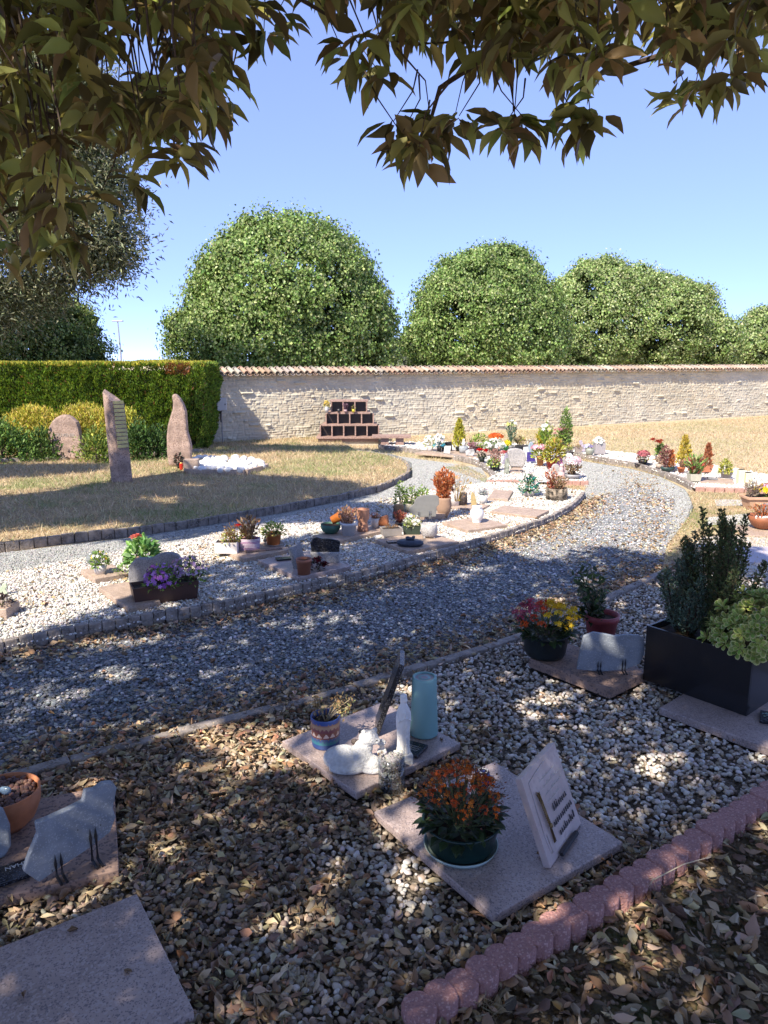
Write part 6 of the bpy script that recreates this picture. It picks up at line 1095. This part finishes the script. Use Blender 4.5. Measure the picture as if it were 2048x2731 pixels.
FP('cream square pot with upright green, white and red-veined leaves', 1850, 1284, 1264, 32, (.52,.50,.40), 'rim', [('spray', 52, 42, 0, [(.16,.30,.07),(.24,.36,.10),(.48,.50,.28),(.42,.10,.08)], 260, .07, None, .4)], box=.9)
FP('grey pot of yellow-green leaves on a white saucer at the far right', 1936, 1278, 1261, 31, (.30,.28,.29), 'rim', [('bush', 32, 34, -4, [(.50,.48,.06),(.34,.38,.08),(.55,.55,.2)], 190, .04)], saucer=36, top=PL('white_glaze', (.66,.62,.60)), z0=.05)
facing('leaning_plaque', 'white marble plaque leaning left of the grey yellow-leaved pot', 'plaque', [(1892,1276),(1905,1243),(1918,1246),(1908,1277)], 1278, t=.03, m='white', z0=.03, lean=.2)
facing('small_plaque', 'thin grey book-shaped plaque on the reddish slab', 'plaque', [(1890,1279),(1888,1272),(1914,1275),(1916,1281)], 1281, t=.05, m='grey', z0=.05)
for i, (x, w_) in enumerate(((1973, 16), (1992, 18))):
    c, r, rb, h, u = dims(x, 1291, 1262-8*(i == 0), w_, .03, 1); t = thing('cream_pot', ('taller pale yellow box pot near the right edge of the far bed', 'wider pale yellow box pot right of the taller one')[i], 'flower pot', c); V, Fc = boxm((0,0,0), (2*r,2*r,h), 0, 1.04); MB().add(V, Fc).build('pot', PL('cream_paint', (.72,.70,.46)), t, bevel=.006)
    MB().add(*boxm((0,0,h), (1.7*r,1.7*r,.006))).build('soil', SOIL(), t)
g = G(1835, 1281, .02); tag(MB().add(*blob((0,0,.03), (.045,.04,.035), 4, .15, ICO2)).build('mottled_stone', GRN('light'), loc=g, smooth=True), 'round mottled grey stone left of the cream square pot', 'stone')
g = G(1805, 1259, .02); tag(MB().add(*blob((0,0,.04), (.06,.045,.05), 7, .2, ICO2)).build('white_stone', GRN('white'), loc=g, smooth=True), 'white lump of marble right of the dark green oval bowl', 'stone')
# right edge big terracotta
def rightpots():
    g = G(2050, 1364, .0); u = U(g); t = thing('terracotta_trough', 'long pale terracotta trough with swags, dry grasses and yellow flowers, right edge', 'planter', (g.x+.02, g.y+.12, 0)); L_, h = 118*u, HT(g, 1327)
    V, Fc = boxm((0,0,0), (L_, .22, h)); V[:4,0] *= .84; V[:4,1] *= .8; m = mat('pale_terracotta2', (.52,.33,.22), .8, .08, 12); B = MB(); B.add(V, Fc[[0,2,3,4,5]]); B.add(*boxm((0,-.112,h-.03), (L_*1.02,.02,.03))); B.add(*boxm((0,.112,h-.03), (L_*1.02,.02,.03))); B.add(*boxm((-L_/2,0,h-.031), (.02,.20,.03))); B.build('trough_body', m, t, bevel=.006)
    B = MB(); 
    for k in (-1, 1): B.add(*tube([(k*.10-.07,-.118,h*.62),(k*.10,-.120,h*.42),(k*.10+.07,-.118,h*.62)], .006, 6)); B.add(*blob((k*.10,-.116,h*.5), (.02,.008,.02), 2, .3, ICO2))
    B.build('relief_swag', m, t, smooth=True); MB().add(*boxm((0,0,h*.86), (L_*.95,.19,.006))).build('soil', SOIL(), t)
    plant(t, (-L_*.33,0,h*.85), .09, .16, 'spray', [(.34,.26,.22),(.42,.36,.30)], 160, .035); plant(t, (L_*.0,0,h*.85), .12, .13, 'bush', GR1+[(.6,.5,.3)], 60, .04, [([(.62,.46,.02),(.6,.3,.4)], 60, .035, .5, 1.0)])
    c, r, rb, h, u = dims(2032, 1414, 1388, 80, .02, .5); t = thing('hemisphere_bowl', 'hemispherical glazed terracotta bowl with white shell decorations and dead plants, right edge', 'bowl', c); h = max(h, .13)
    MB().add(*lathe([(0,0),(r*.30,0),(r*.45,h*.06),(r*.72,h*.30),(r*.90,h*.62),(r*.97,h*.84),(r*.95,h*.86),(r*1.0,h),(r*.94,h),(r*.88,h*.8),(0,h*.78)], 40)).build('bowl', mat('brown_terracotta', (.33,.12,.055), .5, .15, 9), t, smooth=True)
    plant(t, (0,0,h*.8), r*.9, .12, 'spray', DRYO+DRYB, 120, .03); B = MB(); [B.add(*blob((-r*.75+k*.028, -r*.55-.02*math.sin(k), h*.95), (.011,.008,.018), k, .2, ICO2)) for k in range(8)]; B.build('shell_row', GRN('white'), t, smooth=True)
    facing('memorial_plaque', 'blank grey rectangular plaque between the trough and the hemispherical bowl, right edge', 'plaque', [(2022,1376),(2034,1344),(2080,1344),(2080,1376)], 1378, t=.03, m='grey', z0=.08)
rightpots()
# ---------------------------------------------------------------- columbarium and bench
def columbarium():
    g = G(931, 1184); S = U(g); Y0 = g.y; X = lambda x: (x-931)*S; Zp = lambda y: HT(g, y); t = thing('columbarium', 'stepped reddish granite columbarium with three rows of niches against the wall', 'columbarium', (g.x, g.y, 0), .02)
    m = mat('columbarium_granite', (.40,.27,.22), .5, .12, 20, speck=((.2,.12,.1), 120, .25)); md = mat('shaded_niche_door', (.045,.032,.03), .3, .12, 30)  # doors near black: the shade of open niches is painted into them
    MB().add(*boxm((0,.28,-.05), (X(1012)-X(850),.66,Zp(1177)+.05))).build('plinth', mat('plinth_concrete', (.50,.45,.36), .9, .1), t)
    MB().add(*boxm(((X(848)+X(1010))/2,.24,Zp(1177)), (X(1010)-X(850),.62,Zp(1168.5)-Zp(1177)))).build('base', m, t, bevel=.004)
    rows = [(1168.5,1163.5,1136,855,1010,5,.0),(1136,1131,1105,870,996,4,.10),(1105,1100,1073,884,978,3,.20)]
    for (ysb, yst, yt, xl, xr, n, dy) in rows:
        zb, zs, zt = Zp(ysb), Zp(yst), Zp(yt); ext = 10*S
        MB().add(*boxm(((X(xl)+X(xr))/2,.22+dy/2,zb), (X(xr)-X(xl)+2*ext+.0,.70-dy,zs-zb))).build('shelf', m, t, bevel=.003)
        wn = (X(xr)-X(xl))/n
        for k in range(n+1):
            MB().add(*boxm((X(xl)+k*wn,.22+dy*.6,zs), (.025,.50-dy*.6,zt-zs-.001))).build('partition', m, t, bevel=.002)
        for k in range(n): MB().add(*boxm((X(xl)+(k+.5)*wn,.16+dy*1.0,zs), (wn-.028,.03,zt-zs-.002))).build('shaded_niche_door', md, t)
        MB().add(*boxm(((X(xl)+X(xr))/2,.44,zs), (X(xr)-X(xl)-.04,.03,zt-zs-.004))).build('back_panel', m, t)
    MB().add(*boxm(((X(884)+X(978))/2,.36,Zp(1073)), (X(978)-X(884)+.06,.42,.03))).build('roof_slab', m, t, bevel=.003)
    zt = Zp(1100)+.002
    potted_at('white pot of yellow flowers on the left end of the top shelf', t, (X(872), .03, zt), .045, .11, (.66,.66,.66), [('bush', .055, .12, GRY, 50, .03, [([(.62,.44,.10),(.6,.5,.2)], 60, .024, .2, 1.0)])])
    potted_at('small yellow pot with dark plant on the top shelf', t, (X(943), .03, zt), .033, .06, (.66,.58,.06), [('bush', .04, .08, [(.16,.1,.06),(.3,.34,.1)], 40, .025, None)])
    potted_at('dark purple orchids in pinkish pots at the centre of the top shelf', t, (X(922), .05, zt), .035, .05, (.5,.34,.36), [('spray', .06, .13, [(.16,.08,.13),(.22,.14,.18)], 60, .03, None)])
    potted_at('small dark lantern-like pot in the left niche of the top shelf', t, (X(904), .06, zt), .03, .06, (.05,.05,.055), [])
def potted_at(label, ref, loc, r, h, col, plants):
    L_ = ref.location; t = thing('shelf_pot', label, 'potted plant', (L_.x+loc[0], L_.y+loc[1], loc[2])); MB().add(*lathe(potprof(r, r*.72, h, 'cyl')+[(0,h*.7)], 20)).build('pot', mat('pot_%02x%02x%02x' % tuple(int(v*255) for v in col), col, .4), t, smooth=True)
    for (k, pr, ph, cols, n, lf, fl) in plants: plant(t, (0,0,h*.8), pr, ph, k, cols, n, lf, fl)
columbarium()
g = G(1044, 1191.5); S = U(g); t = thing('granite_bench', 'low reddish granite bench right of the columbarium', 'bench', (g.x, g.y, 0), .0); m = mat('columbarium_granite'); zt = HT(g, 1162)
MB().add(*boxm((0,.12,zt-.045), (104*S,.34,.045))).build('seat', m, t, bevel=.004)
for x in (-18, 22): MB().add(*boxm((x*S,.12,-.05), (21*S,.22,zt-.045+.05-.001))).build('leg', m, t, bevel=.003)
# ---------------------------------------------------------------- standing stones on the lawn
ZL = .045
GS = mat('rough_granite_red', (.43,.31,.25), .8, .2, 8, speck=((.22,.15,.12), 90, .25), bump=.6, bscale=30)
facing('memorial_boulder', 'rounded weathered granite boulder with a faint inscription before the yellow shrubs', 'gravestone', [(133,1222),(131,1196),(126,1170),(125,1154),(130,1138),(137,1124),(148,1114),(161,1107),(177,1107),(190,1114),(203,1126),(208,1142),(213,1166),(219,1196),(222,1226)], 1227, t=.14, m=GS, z0=ZL, bevel=.025, text=[('SOUVENIR', .075, .30, .37, 0, mat('worn_letters', (.42,.37,.33), .8))])
def column():
    a = G(296, 1287, ZL); u = U(a); h = HT(a, 1068)-ZL; t = thing('memorial_column', 'tall slanted-top granite column with a row of small brass name plates', 'memorial column', (a.x, a.y, ZL))
    w1, w2 = 27*u, 42*u; pl = [(0,0),(w1,-.045),(w2+w1*.45,.07),(w1*.9,.22),(-.01,.12)]; B = MB(); n = len(pl); tilt = -.025; V = []
    hts = [1.10,1.0,.965,1.03,1.14]
    for k in range(9):
        q = k/8; V += [(x*(1-.05*q)+tilt*q, y*(1-.1*q), h*q*(1+(hts[i]-1)*(1 if k == 8 else 0))) for i, (x, y) in enumerate(pl)]
    Fc = [(k*n+i, k*n+(i+1) % n, (k+1)*n+(i+1) % n, (k+1)*n+i) for k in range(8) for i in range(n)]+[tuple(8*n+i for i in range(n))]
    B.add(V, Fc); B.build('shaft', GS, t, bevel=.012); mb = mat('brass_plate', (.50,.46,.20), .4, .06, 20, metal=.25)
    f0, f1 = Vector(pl[1]), Vector(pl[2])
    for i in range(12):
        z = h*(.43+.048*i); q = z/h; k1 = (f0.x*(1-.05*q)+tilt*q, f0.y*(1-.1*q)); k2 = (f1.x*(1-.05*q)+tilt*q, f1.y*(1-.1*q)); an = math.atan2(k2[1]-k1[1], k2[0]-k1[0]); L_ = math.dist(k1, k2)
        cx_, cy_ = (k1[0]+k2[0])/2+math.sin(an)*.005, (k1[1]+k2[1])/2-math.cos(an)*.005; MB().add(*boxm((cx_,cy_,z), (L_*.80,.008,h*.036), an)).build('name_plate', mb, t, bevel=.001)
    MB().add(*slabm([(-.085,.01),(-.01,.0),(.02,.10),(-.07,.11)], h*1.03, h*1.04)).build('top_inset', mat('inset_line', (.2,.13,.12), .6), t) if False else None
column()
facing('memorial_stele', 'flame-shaped curved granite stele at the end of the hedge', 'gravestone', [(449,1244),(444,1210),(443,1165),(446,1135),(453,1110),(459,1091),(460,1074),(457,1058),(461,1049),(470,1054),(479,1064),(488,1080),(494,1098),(496,1125),(498,1152),(504,1172),(508,1190),(508,1240)], 1245, t=.13, m=GS, z0=ZL, bevel=.03)
FP('small vase of dark dried flowers at the foot of the flame-shaped stele', 476, 1249, 1234, 12, (.02,.03,.025), 'cyl', [('bush', 24, 24, 2, [(.07,.05,.05),(.16,.08,.08),(.3,.26,.22),(.04,.05,.03)], 110, .045)], z0=ZL)
c, r, rb, h, u = dims(484, 1254, 1236, 10, ZL, 1); t = thing('grave_candle', 'red grave candle before the flame-shaped stele', 'candle', c); MB().add(*lathe([(0,0),(r,0),(r,h),(0,h)], 18)).build('cup', mat('red_plastic', (.55,.03,.015), .3), t, smooth=False); MB().add(*lathe([(r*.7,h),(r*.5,h+.01),(0,h+.01)], 14)).build('lid', mat('gilt', (.5,.36,.1), .4, metal=.5), t)
# bed of white boulders with a granite border
bp = [G(503,1264,ZL), G(655,1266,ZL), G(712,1250,ZL), G(640,1232,ZL), G(520,1232,ZL)]; t = thing('boulder_bed_border', 'pink granite border around the white boulders beside the flame-shaped stele', 'granite border', bp[0]); o0 = bp[0]
for i in range(5):
    a, b = bp[i]-o0, bp[(i+1) % 5]-o0; d = (b-a).normalized(); MB().add(*boxm(((a.x+b.x)/2, (a.y+b.y)/2, -.03), ((b-a).length-.02, .07, .10), math.atan2(d.y, d.x))).build('border_bar', GRN('pinkmid'), t, bevel=.004)
g = G(515, 1262, ZL); tag(MB().add(*boxm((0,0,0), (.20,.16,.19))).build('granite_block', GRN('pinkmid'), loc=(g.x-.03, g.y+.06, ZL), rot=(0,0,.1), bevel=.004), 'cubic pink granite block at the left corner of the white boulders', 'granite block')
pg = [tuple(p)[:2] for p in bp]; pts = []; tries = 0
while len(pts) < 85 and tries < 6000:
    p = samp(pg, 1)[0]; tries += 1
    if all(np.hypot(*(p-q)) > .085 for q in pts): pts.append(p)
GW = mat('white_boulder_stone', (.74,.73,.70), .6, .06, 10, bump=.2)
prot = [MB().add(*blob((0,0,0), (.062,.052,.045), s, .14, ICO2)).build('white_boulder', GW, smooth=True) for s in range(5)]
for i, p in enumerate(pts):
    o = prot[i] if i < 5 else prot[i % 5].copy()
    if i >= 5: COL.objects.link(o)
    o.location = (p[0], p[1], ZL+.055+random.uniform(0,.03)); o.rotation_euler = (random.uniform(-.4,.4), random.uniform(-.4,.4), random.uniform(0,6)); s = random.uniform(.8,1.25); o.scale = (s, s, s)
    tag(o, 'rounded white boulder heaped with its like inside the pink granite border', 'stone', 'white boulders heaped inside the granite border')
# ---------------------------------------------------------------- shrubs at the foot of the hedge
def shrub(label, x0, x1, yt, Y, cols, n, leaf, kind_='bush', wid=.5, name='shrub', zb=0):
    a, b = at(x0, 1180, Y), at(x1, 1180, Y); r = (b.x-a.x)/2; c = ((a.x+b.x)/2, Y, zb); h = at(CX, yt, Y).z-zb; t = thing(name, label, 'shrub', c); B = MB()
    if kind_ == 'bush':
        k = max(10, n//30); C_, d = ell(k, r*.92, h*.92, .6); C_[:,1] *= .7; P = np.repeat(C_, 30, 0)+R.normal(size=(k*30,3))*.07; P[:,2] = np.abs(P[:,2]); D = np.repeat(d, 30, 0)
        scatter(B, LF4, P, nrm(D+rdir(len(P))*.8+np.array([0,0,.3])), R.uniform(.6,1.3,len(P))*leaf, pick(cols, len(P), .2)*np.repeat(R.uniform(.75,1.25,k), 30)[:,None], wid=wid)
    else:
        P = np.c_[R.uniform(-r, r, n), R.uniform(-.25, .25, n), R.random(n)**.6*h*(.85+.2*vnoise(R.uniform(-r,r,n), 0, .2))]; P[:,2] *= 1-.25*(P[:,0]/r)**2; scatter(B, LF4, P, np.c_[R.normal(size=(n,2))*.5, np.ones(n)], R.uniform(.6,1.4,n)*leaf, pick(cols, n, .2), wid=wid)
    B.build('foliage', FOL(), t); B = MB(); stems(B, (0,0,-.02), 5, h*.7, r*.25, (.12,.09,.06), .012); B.build('stem', mat('bark_brown'), t)
YG = [(.48,.46,.05),(.40,.42,.05),(.56,.50,.10),(.34,.36,.06)]; YO = [(.58,.44,.14),(.62,.50,.10),(.50,.46,.08)]
shrub('bright green leafy shrub at the left edge before the hedge', -90, 92, 1118, 11.5, [(.14,.26,.06),(.20,.32,.08),(.08,.15,.04)], 2600, .07)
shrub('dark green shrub between the left edge shrub and the granite boulder', 70, 150, 1136, 11.6, [(.07,.13,.03),(.12,.2,.05)], 1100, .06)
shrub('feathery golden-yellow shrub at left, rising behind the green ones', 25, 158, 1080, 12.0, YG+YO, 3600, .06, 'spray', .3)
shrub('wide feathery golden-yellow shrub between the boulder and the column', 150, 312, 1078, 12.1, YG+YO, 4600, .06, 'spray', .3)
shrub('golden-yellow shrub continuing right of the column', 300, 368, 1085, 12.2, YG, 1800, .06, 'spray', .3)
shrub('lime-green low shrub just behind the column', 212, 300, 1148, 11.4, [(.30,.34,.06),(.22,.30,.06),(.12,.2,.04)], 1300, .055)
shrub('dark green shrub between the column and the flame-shaped stele', 325, 402, 1128, 11.7, [(.06,.13,.03),(.10,.18,.05),(.04,.08,.02)], 1400, .06)
shrub('low dark green shrub right against the flame-shaped stele', 385, 452, 1140, 11.9, [(.05,.11,.03),(.08,.15,.04)], 1100, .06)
ground_cover()
# tidy: unique helper empties carry nothing drawable
for o in list(SC.objects):
    if o.type == 'MESH' and not o.data.materials: print('no material', o.name)
